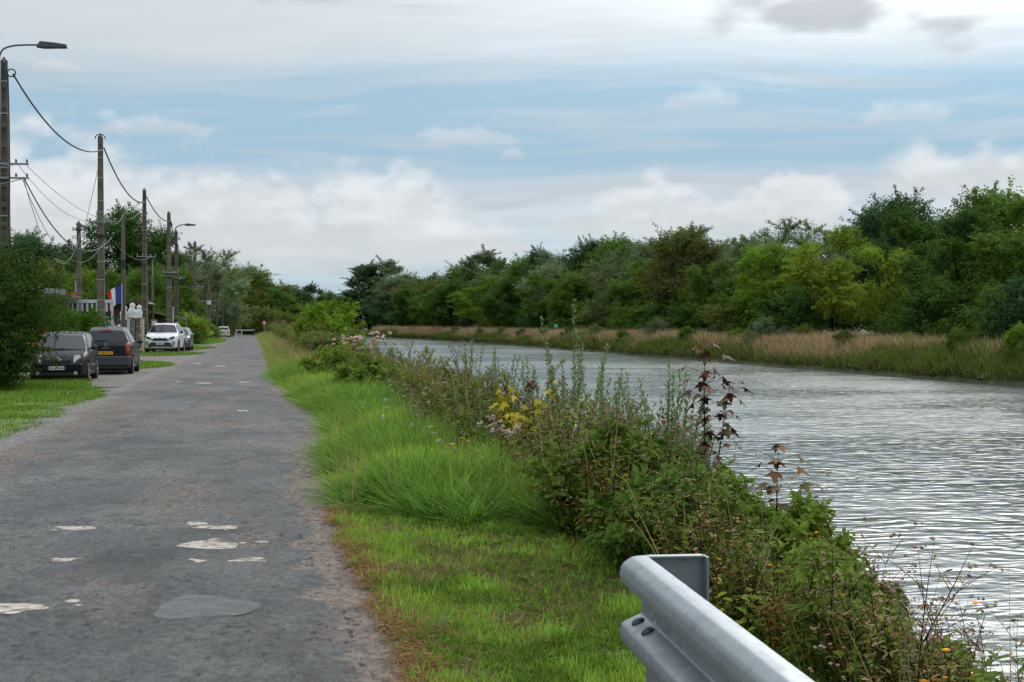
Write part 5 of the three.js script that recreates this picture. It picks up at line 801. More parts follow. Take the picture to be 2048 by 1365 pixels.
// ---------------------------------------------------------------- guardrail in the right foreground
{
  const zinc = std(0xffffff, 0.5, { metalness: 0.4, map: dataTex(256, 256, (x, y) => { const a = pnoise(x / 5, y / 5, 51), b = pnoise(x / 20, y / 20, 12), s = pnoise(x / 1.5, y / 24, 170), c = pnoise(x / 2, y / 2, 128), k = 0.86 + 0.10 * a + 0.12 * b + 0.05 * (s - 0.5) + 0.14 * (c - 0.5) - 0.12 * sstep(0.70, 0.80, pnoise(x / 9 + 3, y / 9, 28)); return [0.245 * k, 0.272 * k, 0.292 * k]; }), roughnessMap: dataTex(128, 128, (x, y) => { const v = 0.6 + 0.4 * pnoise(x / 6, y / 6, 21); return [v, v, v]; }, { srgb: false }) });
  const boltM = std(lin(0.055, 0.058, 0.062), 0.5, { metalness: 0.6 });
  const TOP = 1.052, X0 = 1.070, END = -3.86;    // top height, line of the valley, far end
  const ctrl = [[0.012, 0], [-0.012, -0.001], [-0.034, -0.005], [-0.058, -0.022], [-0.066, -0.036], [-0.070, -0.060], [-0.066, -0.084], [-0.056, -0.094], [-0.020, -0.112], [-0.006, -0.118], [-0.002, -0.128], [-0.002, -0.180], [-0.006, -0.190], [-0.020, -0.196], [-0.056, -0.214], [-0.066, -0.224], [-0.070, -0.248], [-0.066, -0.272], [-0.056, -0.288], [-0.030, -0.304], [0.012, -0.310]];
  const curve = new THREE.CatmullRomCurve3(ctrl.map(([x, y]) => V3(x * 0.92, y * 0.86, 0)), false, 'catmullrom', 0.3), N = 140, prof = curve.getPoints(N), TH = 0.0035;
  const nrm = prof.map((p, i) => { const t = V3().subVectors(prof[Math.min(i + 1, N)], prof[Math.max(i - 1, 0)]).normalize(); return V3(t.y, -t.x, 0); });  // points to the road side (-x)
  const sign = nrm[20].x < 0 ? 1 : -1, outer = prof, inner = prof.map((p, i) => V3(p.x - sign * nrm[i].x * TH, p.y - sign * nrm[i].y * TH, 0));
  const ring = [...outer, ...inner.slice().reverse()], K = ring.length, zs = [END, END + 0.02, END + 0.5, -2.2, -1.2, 0, 2, 4], pos = [], uv = [], idx = [];
  zs.forEach((z) => ring.forEach((p, i) => { pos.push(X0 + p.x, TOP + p.y, z); uv.push(z * 1.5, (i < K / 2 ? i : K - 1 - i) / (K / 2) * 0.7); }));
  for (let j = 0; j + 1 < zs.length; j++) for (let i = 0; i < K; i++) { const a = j * K + i, b = j * K + (i + 1) % K; idx.push(a, b, a + K, b, b + K, a + K); }
  const M2 = K / 2; for (let i = 0; i + 1 < M2; i++) { const a = i, b = i + 1, c = K - 1 - i, d = K - 2 - i; idx.push(a, c, b, b, c, d); const o = (zs.length - 1) * K; idx.push(o + a, o + b, o + c, o + b, o + d, o + c); }
  let beam = new THREE.BufferGeometry(); beam.setAttribute('position', new THREE.Float32BufferAttribute(pos, 3)); beam.setAttribute('uv', new THREE.Float32BufferAttribute(uv, 2)); beam.setIndex(idx); beam.computeVertexNormals();
  const rail = thing('guardrail', 'galvanised steel guardrail ending beside the mown verge', 'guardrail', [0, 0, 0]);
  { const th = -3.3 * DEG, c = Math.cos(th), n = Math.sin(th); rail.rotation.y = th; rail.position.set(X0 - (X0 * c + END * n), 0, END - (-X0 * n + END * c)); }   // the rail runs slightly askew to the road
  // slotted bolt holes cut through the valley
  const ev = new Evaluator(); ev.useGroups = false; ev.attributes = ['position', 'uv', 'normal'];
  let B = new Brush(beam); B.updateMatrixWorld();
  for (const z of [END + 0.17, -1.4]) { const sl = new THREE.CapsuleGeometry(0.011, 0.030, 4, 12).scale(1.4, 1, 1.5); const c = new Brush(sl); c.position.set(X0 - 0.004, TOP - 0.132, z); c.scale.set(3, 1, 1); c.updateMatrixWorld(); B = ev.evaluate(B, c, SUBTRACTION); B.updateMatrixWorld(); }
  part('beam', B.geometry, zinc, rail);
  // folded end plate turned away from the road
  const pl = new THREE.Shape(); pl.moveTo(0, 0); pl.lineTo(0.150, 0); pl.quadraticCurveTo(0.168, -0.002, 0.168, -0.02); pl.lineTo(0.168, -0.46); pl.lineTo(0, -0.46); pl.closePath();
  part('end_plate', new THREE.ExtrudeGeometry(pl, { depth: 0.005, bevelEnabled: false }).translate(X0 + 0.012, TOP, END - 0.004), zinc, rail);
  part('plate_lip', new RoundedBoxGeometry(0.160, 0.007, 0.03, 2, 0.003).translate(X0 + 0.092, TOP - 0.003, END + 0.010), zinc, rail);
  part('plate_flange', new RoundedBoxGeometry(0.008, 0.46, 0.05, 2, 0.003).translate(X0 + 0.178, TOP - 0.232, END + 0.018), zinc, rail);
  for (const z of [END + 0.075, END + 0.20]) part('bolt', new THREE.SphereGeometry(0.017, 16, 8, 0, 6.2832, 0, 1.57).scale(1.15, 0.6, 1.15).rotateZ(0.45).translate(X0 - 0.028, TOP - 0.172, z), boltM, rail);
  for (const z of [END + 0.45, -0.6, 2.4]) part('post', new THREE.ExtrudeGeometry((() => { const s = new THREE.Shape(); s.moveTo(0, 0); s.lineTo(0.10, 0); s.lineTo(0.10, 0.006); s.lineTo(0.006, 0.006); s.lineTo(0.006, 0.094); s.lineTo(0.10, 0.094); s.lineTo(0.10, 0.10); s.lineTo(0, 0.10); s.closePath(); return s; })(), { depth: TOP + 0.24, bevelEnabled: false }).rotateX(-Math.PI / 2).translate(X0 + 0.014, -0.35, z + 0.05), zinc, rail);
}
console.log('rail done');
// ---------------------------------------------------------------- gardens and buildings on the left
const woodTex = dataTex(256, 64, (x, y) => { const a = pnoise(x / 40, y / 2, 32), b = pnoise(x / 8, y / 4, 32), k = 0.7 + 0.45 * a + 0.2 * b; return [k * 0.8, k * 0.8, k * 0.8]; });
const tone = (r, g, b, rough = 0.9) => std(lin(r, g, b), rough, { map: woodTex });
const H = { grey: [tone(0.155, 0.145, 0.135), tone(0.135, 0.128, 0.12), tone(0.175, 0.165, 0.15)], brown: [tone(0.075, 0.034, 0.024), tone(0.062, 0.029, 0.022), tone(0.085, 0.04, 0.028)], roof: std(lin(0.05, 0.045, 0.045), 0.9), fascia: std(lin(0.07, 0.06, 0.055), 0.8), pale: std(lin(0.52, 0.58, 0.62), 0.6), orange: std(lin(0.42, 0.105, 0.035), 0.85), steel: std(lin(0.45, 0.46, 0.47), 0.4, { metalness: 0.7 }), stone: [std(lin(0.20, 0.18, 0.155), 0.95), std(lin(0.25, 0.225, 0.19), 0.95), std(lin(0.16, 0.145, 0.125), 0.95)], quoin: [std(lin(0.55, 0.49, 0.37), 0.9), std(lin(0.62, 0.57, 0.46), 0.9)], mortar: std(lin(0.22, 0.20, 0.175), 1), green: std(lin(0.018, 0.075, 0.045), 0.5), dark: std(lin(0.03, 0.03, 0.035), 0.8), plaster: std(lin(0.72, 0.71, 0.71), 0.7), glass: new THREE.MeshPhysicalMaterial({ color: lin(0.75, 0.8, 0.82), roughness: 0.15, transmission: 0.85, thickness: 0 }), pane: std(lin(0.05, 0.06, 0.07), 0.1), red: leafMat(0.62, 0.03, 0.025), blue: std(lin(0.42, 0.58, 0.72), 0.5) };
const rH = rng(700);
{ // grey plank shed
  const t = thing('plank_shed', 'weathered grey plank shed behind the large left bush', 'shed', [-9.7, 0, -69]);
  part('core', box(2.1, 2.9, 3.0, -0.4, 1.45, -1.55), H.dark, t);
  for (let k = 0; k < 20; k++) { const y = 0.08 + k * 0.15, w = 2.2; part('plank', new RoundedBoxGeometry(w, 0.138, 0.035, 1, 0.006).translate(-0.4 + (rH() - 0.5) * 0.02, y, 0), H.grey[Math.floor(rH() * 3)], t); }
  const rf = part('roof', box(2.7, 0.07, 3.6, -0.35, 3.15, -1.4).rotateZ(-0.10), H.grey[1], t);
  for (let k = 0; k < 9; k++) part('clear_panel', box(0.22, 0.26, 0.01, -1.1 + k * 0.25, 3.42 - k * 0.025, 0.2), H.glass, rf);
}
{ // blue-white veranda behind the hedge
  const t = thing('veranda', 'pale blue-white veranda edge showing above the hedge', 'veranda', [-8.7, 0, -72]);
  part('beam', box(3.0, 0.16, 0.12, 0.4, 2.85, 0), H.pale, t);
  for (let k = 0; k < 13; k++) part('slat', box(0.10, 0.42, 0.03, -0.98 + k * 0.23, 2.55, 0.02), H.pale, t);
  for (const x of [-1, 1.8]) part('post', box(0.1, 2.8, 0.1, x, 1.4, -0.1), H.pale, t);
}
{ // brown timber house
  const t = thing('timber_house', 'low dark brown timber house with a flat overhanging roof', 'house', [-9.65, 0, -95.5]); t.scale.y = 1.12;
  part('wall', box(4.3, 2.75, 4.5, 0, 1.37, -2.3), H.dark, t);
  for (let k = 0; k < 21; k++) part('board', new RoundedBoxGeometry(0.195, 2.7, 0.03, 1, 0.005).translate(-2.05 + k * 0.205, 1.36, -0.03), H.brown[Math.floor(rH() * 3)], t);
  for (let k = 0; k < 20; k++) part('board', new RoundedBoxGeometry(0.03, 2.7, 0.215, 1, 0.005).translate(2.17, 1.36, -0.2 - k * 0.225), H.brown[Math.floor(rH() * 3)], t);
  const rf = part('roof', box(5.3, 0.09, 5.4, 0.1, 2.90, -2.3).rotateZ(-0.012), H.roof, t); part('fascia', box(5.34, 0.17, 0.05, 0.1, 2.84, 0.45).rotateZ(-0.012), H.fascia, rf); part('verge_board', box(0.07, 0.05, 5.4, 2.82, 2.78, -2.3), H.pale, rf);
  const ch = part('chimney', box(0.42, 0.5, 0.42, -2.0, 3.2, -1.5), H.orange, t); part('flue', new THREE.CylinderGeometry(0.045, 0.045, 0.75, 10).translate(-1.95, 3.7, -1.5), H.steel, ch); part('flue_cap', new THREE.CylinderGeometry(0.13, 0.11, 0.06, 12).translate(-1.95, 4.1, -1.5), H.steel, ch);
  part('door', box(0.85, 2.0, 0.04, 1.2, 1.0, 0.02), H.fascia, t); const w = part('window', box(0.95, 0.8, 0.05, -0.2, 1.6, 0.02), H.plaster, t); part('pane', box(0.8, 0.66, 0.02, -0.2, 1.6, 0.05), H.pane, w);
}
part('pipe', new THREE.CylinderGeometry(0.05, 0.05, 2.6, 10).translate(0, 1.3, 0), H.pale, thing('white_pipe', 'white vertical pipe left of the second concrete pole', 'pipe', [-7.35, 0, -70]));
// stone garden wall with pale quoins, gate and statues
function stonePier(label, x, d, w, h, depth, quoins) {
  const t = thing('stone_pier', label, 'pier', [x, 0, -d]); part('core', box(w - 0.03, h, depth - 0.03, 0, h / 2, 0), H.mortar, t);
  const rows = Math.round(h / 0.17);
  for (let j = 0; j < rows; j++) { let xx = -w / 2; while (xx < w / 2 - 0.02) { let l = 0.16 + rH() * 0.2; if (xx + l > w / 2 - 0.08) l = w / 2 - xx; const q = quoins && xx + l > w / 2 - 0.01; part(q ? 'quoin' : 'stone', new RoundedBoxGeometry(l - 0.012, h / rows - 0.014, 0.06, 1, 0.012).translate(xx + l / 2 + (q ? 0.015 : 0), (j + 0.5) * h / rows, depth / 2 - 0.01 + rH() * 0.012), (q ? H.quoin : H.stone)[Math.floor(rH() * (q ? 2 : 3))], t); xx += l; } 
    if (quoins) part('quoin', new RoundedBoxGeometry(0.06, h / rows - 0.014, depth * (j % 2 ? 0.7 : 1), 1, 0.012).translate(w / 2, (j + 0.5) * h / rows, j % 2 ? depth * 0.15 : 0), H.quoin[j % 2], t); }
  part('coping', box(w + 0.1, 0.07, depth + 0.1, 0.0, h + 0.035, 0), H.stone[1], t); return t;
}
stonePier('grey rendered stone pier carrying the middle statue', -7.02, 84.6, 0.36, 2.05, 0.4, false);
stonePier('rough stone pier with pale quoins carrying the right statue', -6.62, 85.4, 0.42, 2.05, 0.4, true);
stonePier('stone pier with pale quoins right of the ladder-like pole', -6.25, 91.5, 0.26, 1.95, 0.36, true);
{ const g = thing('garden_gate', 'dark green gate leaf beside the ladder-like pole', 'gate', [-6.52, 0, -91.4]); for (let k = 0; k < 4; k++) part('board', box(0.07, 1.75, 0.03, -0.12 + k * 0.08, 0.95, 0), H.green, g); for (const y of [0.35, 1.6]) part('rail', box(0.34, 0.08, 0.03, 0, y, -0.03), H.green, g); }
function bust(label, x, y, d, s, turn) {   // white cast figure: robed shoulders, neck and a head looking to the right
  const t = thing('white_statue', label, 'statue', [x, y, -d], turn), pr = [[0.0, 0], [0.17, 0], [0.19, 0.03], [0.17, 0.07], [0.18, 0.16], [0.2, 0.26], [0.19, 0.34], [0.165, 0.42], [0.135, 0.48], [0.125, 0.55]].map(([a, b]) => new THREE.Vector2(a * s, b * s));
  const body = new THREE.LatheGeometry(pr, 20); const p = body.attributes.position; for (let i = 0; i < p.count; i++) { const yy = p.getY(i) / s, a = Math.atan2(p.getZ(i), p.getX(i)), k = 1 + 0.16 * Math.sin(a * 5 + yy * 11) * sstep(0.05, 0.2, yy) * sstep(0.5, 0.35, yy); p.setX(i, p.getX(i) * k * 1.08 + 0.03 * s * yy); p.setZ(i, p.getZ(i) * k * 0.8); } body.computeVertexNormals();
  const head = new THREE.SphereGeometry(0.125 * s, 20, 14).scale(1.05, 1.15, 0.9), hp = head.attributes.position; for (let i = 0; i < hp.count; i++) { const x1 = hp.getX(i) / s, y1 = hp.getY(i) / s, z1 = hp.getZ(i) / s; if (x1 > 0) hp.setX(i, hp.getX(i) + s * (0.05 * gauss(y1, -0.01, 0.035) * gauss(z1, 0, 0.05) * (x1 > 0.05 ? 1 : 0) + 0.02 * gauss(y1, -0.09, 0.04))); else hp.setX(i, hp.getX(i) * (1 + 0.25 * vnoise(y1 * 40, z1 * 40))); } for (let i = 0; i < hp.count; i++) { const k = 0.86 + 0.34 * fbm(hp.getX(i) / s * 22 + x, hp.getY(i) / s * 22 + hp.getZ(i) / s * 17, 3); hp.setXYZ(i, hp.getX(i) * k, hp.getY(i) * k * 1.08, hp.getZ(i) * k); } head.translate(0.035 * s, 0.63 * s, 0); head.computeVertexNormals();
  part('body', mergeGeometries([body.toNonIndexed(), head.toNonIndexed()].map((g) => { g.deleteAttribute('uv'); return g; })), H.plaster, t); part('plinth', box(0.42 * s, 0.08 * s, 0.36 * s, 0, -0.03 * s, 0), H.plaster, t);
}
bust('white statue half hidden by the flag pole, leftmost of three', -7.42, 2.05, 84.2, 0.98, 0.1); bust('white statue on the grey pier, middle one of three', -7.0, 2.14, 84.6, 1.05, 0); bust('white statue on the quoined pier, rightmost of three', -6.68, 2.14, 85.4, 0.92, 0.2);
for (const [x, l] of [[-7.45, 'white post under the leftmost statue'], [-7.12, 'white post just right of the flag pole']]) { const t = thing('white_post', l, 'post', [x, 0, -83.6]); part('shaft', new RoundedBoxGeometry(0.13, 2.0, 0.13, 2, 0.015).translate(0, 1.0, 0), H.pale, t); part('cap', box(0.17, 0.05, 0.17, 0, 2.02, 0), H.pale, t); }
{ // garden clutter seen over the dark car: white table, green boxes
  const t = thing('garden_table', 'white slatted garden table right of the second pole', 'table', [-7.45, 0, -76]); for (let k = 0; k < 5; k++) part('slat', box(0.95, 0.04, 0.12, 0, 1.62, -0.3 + k * 0.14), H.plaster, t); for (const [x, z] of [[-0.42, -0.28], [0.42, -0.28], [-0.42, 0.26], [0.42, 0.26]]) part('leg', box(0.07, 1.6, 0.07, x, 0.8, z), H.plaster, t); part('shelf', box(0.9, 0.05, 0.5, 0, 1.15, 0), H.plaster, t);
  const b = thing('green_box', 'rounded green tarp on the white garden table', 'tarp', [-7.5, 1.64, -76]); part('cover', new THREE.SphereGeometry(0.34, 18, 8, 0, 6.2832, 0, 1.57).scale(1.15, 0.8, 0.8), H.green, b); part('hem', new THREE.TorusGeometry(0.37, 0.02, 6, 24).rotateX(Math.PI / 2).scale(1, 1, 0.75), H.green, b);
  const c = thing('green_crate', 'green crate on the lower shelf of the garden table', 'crate', [-7.4, 1.18, -75.9]); part('bin', box(0.5, 0.24, 0.34, 0, 0.12, 0), std(lin(0.03, 0.19, 0.15), 0.5), c); part('rim', box(0.54, 0.04, 0.38, 0, 0.25, 0), std(lin(0.03, 0.19, 0.15), 0.5), c);
  const s = thing('white_board', 'upright white board right of the garden table', 'board', [-6.95, 0, -76.3]); part('panel', box(0.13, 1.72, 0.03, 0, 0.86, 0), H.plaster, s); part('foot', box(0.2, 0.05, 0.3, 0, 0.025, 0), H.plaster, s);
}
{ // geraniums behind the black car
  const t = thing('red_geraniums', 'bright red geraniums in front of the hedge', 'flowers', [-8.25, 0, -58]), st = new GB(), fl = new GB(), r = rng(71);
  for (let k = 0; k < 30; k++) { const x = (r() - 0.5) * 0.9, h = 1.25 + r() * 0.3, z = (r() - 0.5) * 0.4; st.tube([V3(x * 0.7, 0.9, z), V3(x, h, z)], [0.01, 0.006], 4, [0.3, 0.6, 0.15]); for (let j = 0; j < 6; j++) { const a = r() * 6.28, d = V3(Math.cos(a), 0.3, Math.sin(a)).normalize(); st.leaf(V3(x * 0.8, 1.0 + r() * 0.3, z), d, V3(0, 1, 0), 0.09, 0.08, 0.3, [0.09, 0.19, 0.03]); fl.ball(x + (r() - 0.5) * 0.09, h + (r() - 0.5) * 0.06, z + (r() - 0.5) * 0.09, 0.03 + r() * 0.02, [0.8 + r() * 0.3, 1, 1], 6, 0.8); } }
  part('leaves', st.geo(), herbMat0(), t); part('blossom', fl.geo(), H.red, t).userData.kind = 'stuff'; part('planter', new RoundedBoxGeometry(1.0, 0.28, 0.4, 2, 0.03).translate(0, 0.86, 0), H.orange, t); for (const x of [-0.4, 0.4]) part('stand', box(0.06, 0.74, 0.3, x, 0.37, 0), H.dark, t);
}
function herbMat0() { return leafMat(1, 1, 1, {}); }
{ // small dark shed with white board, beyond the gate
  const t = thing('small_shed', 'small dark shed with a shallow roof beyond the gate pier', 'shed', [-7.1, 0, -113]); part('wall', box(1.9, 2.1, 2, 0, 1.05, -1), H.brown[1], t); part('roof', box(2.6, 0.1, 2.6, -0.1, 2.45, -0.9).rotateZ(-0.22), H.grey[0], t); part('window', box(0.65, 0.75, 0.04, 0.55, 1.35, 0.03), H.pale, t);
}
{ // thin white rod standing by the fourth pole
  const t = thing('white_rod', 'thin white rod in front of the fourth concrete pole', 'rod', [-5.75, 0, -104]); part('rod', new THREE.CylinderGeometry(0.03, 0.03, 2.9, 8).translate(0, 1.45, 0), H.plaster, t); part('knob', new THREE.SphereGeometry(0.045, 10, 8).translate(0, 2.92, 0), H.plaster, t);
  const q = thing('grey_rod', 'thin grey rod behind the roadside shrub and cars', 'rod', [-4.95, 0, -106]); part('rod', new THREE.CylinderGeometry(0.025, 0.025, 2.5, 8).translate(0, 1.25, 0), H.steel, q); part('knob', new THREE.SphereGeometry(0.04, 10, 8).translate(0, 2.52, 0), H.steel, q);
}
{ // tricolour flag on a short staff fixed to the wooden pole
  const t = thing('tricolour_flag', 'blue white and red flag blowing left from the wooden pole', 'flag', [-7.36, 3.0, -82.2]);
  part('staff', new THREE.CylinderGeometry(0.018, 0.018, 1.5, 8).translate(0.02, 0.25, 0), H.plaster, t);
  const cloth = (u0, u1) => { const nx = 10, ny = 12, p = [], idx = []; for (let j = 0; j <= ny; j++) for (let i = 0; i <= nx; i++) { const u = lerp(u0, u1, i / nx), v = j / ny; const x = -0.80 * u + 0.10 * u * u * (1 - v) , y = 1.0 * v - 0.10 - 0.42 * u ** 1.7 - 0.12 * u * (1 - v) * Math.sin(v * 5), z = 0.09 * Math.sin(u * 9 + v * 3) * u + 0.10 * u * Math.cos(v * 4); p.push(x * (1 - 0.12 * Math.sin(v * 3.1) * u), y, z); } for (let j = 0; j < ny; j++) for (let i = 0; i < nx; i++) { const a = j * (nx + 1) + i; idx.push(a, a + 1, a + nx + 1, a + 1, a + nx + 2, a + nx + 1); } const g = new THREE.BufferGeometry(); g.setAttribute('position', new THREE.Float32BufferAttribute(p, 3)); g.setIndex(idx); g.computeVertexNormals(); return g; };
  const fm = (r, g, b) => new THREE.MeshPhysicalMaterial({ color: lin(r, g, b), roughness: 0.8, side: THREE.DoubleSide, transmission: 0.25, thickness: 0 });
  part('blue_band', cloth(0, 0.45), fm(0.02, 0.055, 0.28), t); part('white_band', cloth(0.45, 0.74), fm(0.78, 0.78, 0.8), t); part('red_band', cloth(0.74, 1), fm(0.62, 0.015, 0.02), t);
}
{ // far end of the road: barrier, round sign, blue tank, board
  const t = thing('road_barrier', 'pale grey metal barrier across the verge at the end of the road', 'barrier', [-1.6, 0, -202]); part('bar', box(2.6, 0.14, 0.08, 0.2, 0.95, 0), H.pale, t); for (const x of [-1.0, -0.25]) part('post', box(0.12, 0.95, 0.1, x, 0.47, -0.02), H.pale, t);
  const s = thing('no_vehicles_sign', 'round red-ringed white sign on a post at the end of the road', 'sign', [1.15, 0, -186]); part('post', new THREE.CylinderGeometry(0.035, 0.035, 2.0, 8).translate(0, 1.0, -0.04), H.steel, s); part('plate', new THREE.CylinderGeometry(0.31, 0.31, 0.02, 32).rotateX(Math.PI / 2).translate(0, 1.95, 0), std(lin(0.38, 0.09, 0.10), 0.6), s); part('disc', new THREE.CylinderGeometry(0.16, 0.16, 0.02, 32).rotateX(Math.PI / 2).translate(0, 1.95, 0.008), H.plaster, s);
  const w = thing('blue_tank', 'small pale blue rounded tank left of the far white car', 'tank', [-5.55, 0, -181]); part('shell', new THREE.SphereGeometry(0.42, 20, 12).scale(1.1, 0.75, 0.9).translate(0, 0.65, 0), H.blue, w); part('cradle', box(0.6, 0.4, 0.5, 0, 0.2, 0), H.dark, w); part('lid', new THREE.CylinderGeometry(0.12, 0.14, 0.08, 12).translate(0, 0.98, 0), H.pale, w);
  const b = thing('wooden_board', 'small brown wooden board on a post right of the far white car', 'board', [-2.95, 0, -193]); part('post', box(0.09, 1.6, 0.09, 0, 0.8, 0), H.brown[2], b); part('board', box(0.5, 0.28, 0.04, 0.05, 1.6, 0.05).rotateZ(0), H.brown[2], b);
  const g = thing('green_marker', 'pale green marker plate on the far bank grass', 'marker', [36.6, groundY(36.6, 172), -172]); part('post', box(0.06, 1.2, 0.06, 0, 0.6, 0), H.steel, g); part('plate', box(0.5, 0.4, 0.03, 0, 1.3, 0.04), std(lin(0.16, 0.52, 0.36), 0.6), g);
}
console.log('houses done');
// ---------------------------------------------------------------- parked cars
const CM = { glass: new THREE.MeshPhysicalMaterial({ color: lin(0.018, 0.022, 0.025), roughness: 0.06, ior: 1.45 }), tyre: std(lin(0.02, 0.02, 0.021), 0.85), rim: std(lin(0.36, 0.37, 0.38), 0.35, { metalness: 0.8 }), trim: std(lin(0.028, 0.029, 0.031), 0.6), chrome: std(lin(0.75, 0.76, 0.78), 0.2, { metalness: 1 }), lampGlass: new THREE.MeshPhysicalMaterial({ color: lin(0.50, 0.50, 0.47), roughness: 0.3, clearcoat: 0.6 }), darkLamp: new THREE.MeshPhysicalMaterial({ color: lin(0.07, 0.075, 0.085), roughness: 0.12, metalness: 0.4, clearcoat: 1 }), red: new THREE.MeshPhysicalMaterial({ color: lin(0.42, 0.015, 0.012), roughness: 0.15, clearcoat: 1 }), white: std(lin(0.7, 0.7, 0.7), 0.5), seat: std(lin(0.03, 0.03, 0.033), 0.9) };
const paint = (r, g, b, metal = 0.2, gloss = 0.7) => new THREE.MeshPhysicalMaterial({ color: lin(r, g, b), roughness: 0.5, metalness: metal * 0.3, specularIntensity: 0.5 * gloss, clearcoat: gloss, clearcoatRoughness: 0.1 });
function curveAt(pts, z) { if (z <= pts[0][0]) return pts[0][1]; for (let k = 1; k < pts.length; k++) if (z <= pts[k][0]) { const t = (z - pts[k - 1][0]) / (pts[k][0] - pts[k - 1][0]); return lerp(pts[k - 1][1], pts[k][1], t); } return pts[pts.length - 1][1]; }
function smoothCurve(pts, s = 0.05) { return (z) => (curveAt(pts, z - s) + 2 * curveAt(pts, z) + curveAt(pts, z + s)) / 4; }
function carBody(o) {                     // o: L, W, top[], belt[], plan[], roofHW, sill, wheels [zf, zr], R
  const top = smoothCurve(o.top, 0.04), belt = smoothCurve(o.belt, 0.06), plan = smoothCurve(o.plan, 0.05), Ra = o.R + 0.045, roofH = Math.max(...o.top.map((q) => q[1]));
  const low = (z) => { let y = o.sill; for (const w of o.wheels) { const q = Ra * Ra - (z - w) ** 2; if (q > 0) y = Math.max(y, o.R + Math.sqrt(q) * 0.98); } return y; };
  const sect = (z) => {
    const hw = plan(z) * o.W / 2, yb = low(z), T = top(z), B = Math.min(belt(z), T - 0.035), k = clamp((T - B - 0.035) / Math.max(0.1, roofH - B - 0.1)), xr = lerp(hw * 0.93, o.roofHW * plan(z), k), mid = lerp(yb, B, 0.5);
    return [[0, yb], [hw * 0.88, yb], [hw * 0.975, yb + 0.03], [hw * 0.995, lerp(yb, B, 0.25)], [hw, mid], [hw * 0.99, lerp(yb, B, 0.78)], [hw * 0.965, B], [lerp(hw * 0.955, xr, 0.5), lerp(B, T, 0.48)], [xr, lerp(B, T, 0.90)], [xr * 0.93, lerp(B, T, 0.975)], [xr * 0.55, T], [0, T + 0.012]];
  };
  const at = (z, t) => { const s = sect(z), k = Math.min(s.length - 2, Math.floor(t)), f = t - k; return [lerp(s[k][0], s[k + 1][0], f), lerp(s[k][1], s[k + 1][1], f)]; };
  const zs = []; for (let z = -o.L / 2; z <= o.L / 2 + 1e-6; z += o.L / 90) zs.push(z);
  const grid = (zz, ts, mirror, off = 0) => {
    const p = [], idx = [], n = ts.length; for (const z of zz) for (const t of ts) { const [x, y] = at(z, t); p.push(mirror * x, y, z); }
    for (let j = 0; j + 1 < zz.length; j++) for (let i = 0; i + 1 < n; i++) { const a = j * n + i; mirror > 0 ? idx.push(a, a + 1, a + n, a + 1, a + n + 1, a + n) : idx.push(a, a + n, a + 1, a + 1, a + n, a + n + 1); }
    const g = new THREE.BufferGeometry(); g.setAttribute('position', new THREE.Float32BufferAttribute(p, 3)); g.setIndex(idx); g.computeVertexNormals();
    if (off) { const q = g.attributes.position, m = g.attributes.normal; for (let i = 0; i < q.count; i++) q.setXYZ(i, q.getX(i) + m.getX(i) * off, q.getY(i) + m.getY(i) * off, q.getZ(i) + m.getZ(i) * off); }
    return g;
  };
  const all = [0, 1, 2, 3, 4, 5, 6, 7, 8, 8.5, 9, 10, 11], caps = [];
  for (const e of [-1, 1]) { const z = e * o.L / 2, s = sect(z), p = [], idx = []; const c = [0, (s[1][1] + s[11][1]) / 2]; p.push(c[0], c[1], z + e * 0.015); for (const q of s) p.push(q[0], q[1], z); for (const q of s.slice().reverse()) p.push(-q[0], q[1], z); const n = s.length * 2; for (let i = 0; i < n; i++) e > 0 ? idx.push(0, 1 + i, 1 + (i + 1) % n) : idx.push(0, 1 + (i + 1) % n, 1 + i); const g = new THREE.BufferGeometry(); g.setAttribute('position', new THREE.Float32BufferAttribute(p, 3)); g.setIndex(idx); g.computeVertexNormals(); caps.push(g); }
  return { body: mergeGeometries([grid(zs, all, 1), grid(zs, all, -1), ...caps].map((g) => g)), patch: (z0, z1, t0, t1, m, off = 0.006) => { const zz = [], ts = []; for (let k = 0; k <= 14; k++) zz.push(lerp(z0, z1, k / 14)); for (let k = 0; k <= 10; k++) ts.push(lerp(t0, t1, k / 10)); return grid(zz, ts, m, off); }, across: (z0, z1, t0, off = 0.006) => { const zz = [], ts = []; for (let k = 0; k <= 16; k++) zz.push(lerp(z0, z1, k / 16)); for (let k = 0; k <= 10; k++) ts.push(lerp(t0, 11, k / 10)); return mergeGeometries([grid(zz, ts, 1, off), grid(zz, ts, -1, off)]); }, sect, top, at };
}
function wheel(t, x, z, R, w, side, spokes = 5) {
  const pr = [[R * 0.62, -w / 2], [R * 0.93, -w / 2], [R, -w / 2 + 0.03], [R, w / 2 - 0.03], [R * 0.93, w / 2], [R * 0.62, w / 2]].map(([a, b]) => new THREE.Vector2(a, b));
  const wh = new THREE.Group(); wh.name = 'wheel'; wh.position.set(x, R, z); t.add(wh);
  part('tyre', new THREE.LatheGeometry(pr, 28).rotateZ(Math.PI / 2), CM.tyre, wh);
  const rim = new THREE.LatheGeometry([[0, 0.02], [R * 0.12, 0.02], [R * 0.16, -0.03], [R * 0.5, -0.05], [R * 0.57, 0.0], [R * 0.635, 0.012], [R * 0.635, -0.05]].map(([a, b]) => new THREE.Vector2(Math.max(a, 1e-4), b)), 28), sp = [rim]; for (let k = 0; k < spokes; k++) sp.push(new THREE.BoxGeometry(R * 0.13, 0.03, R * 0.48).translate(0, 0.0, R * 0.34).rotateY(k / spokes * 6.2832));
  part('rim', mergeGeometries(sp.map((g) => g.toNonIndexed())).rotateZ(side > 0 ? -Math.PI / 2 : Math.PI / 2).translate(side * w * 0.42, 0, 0), CM.rim, wh);
}
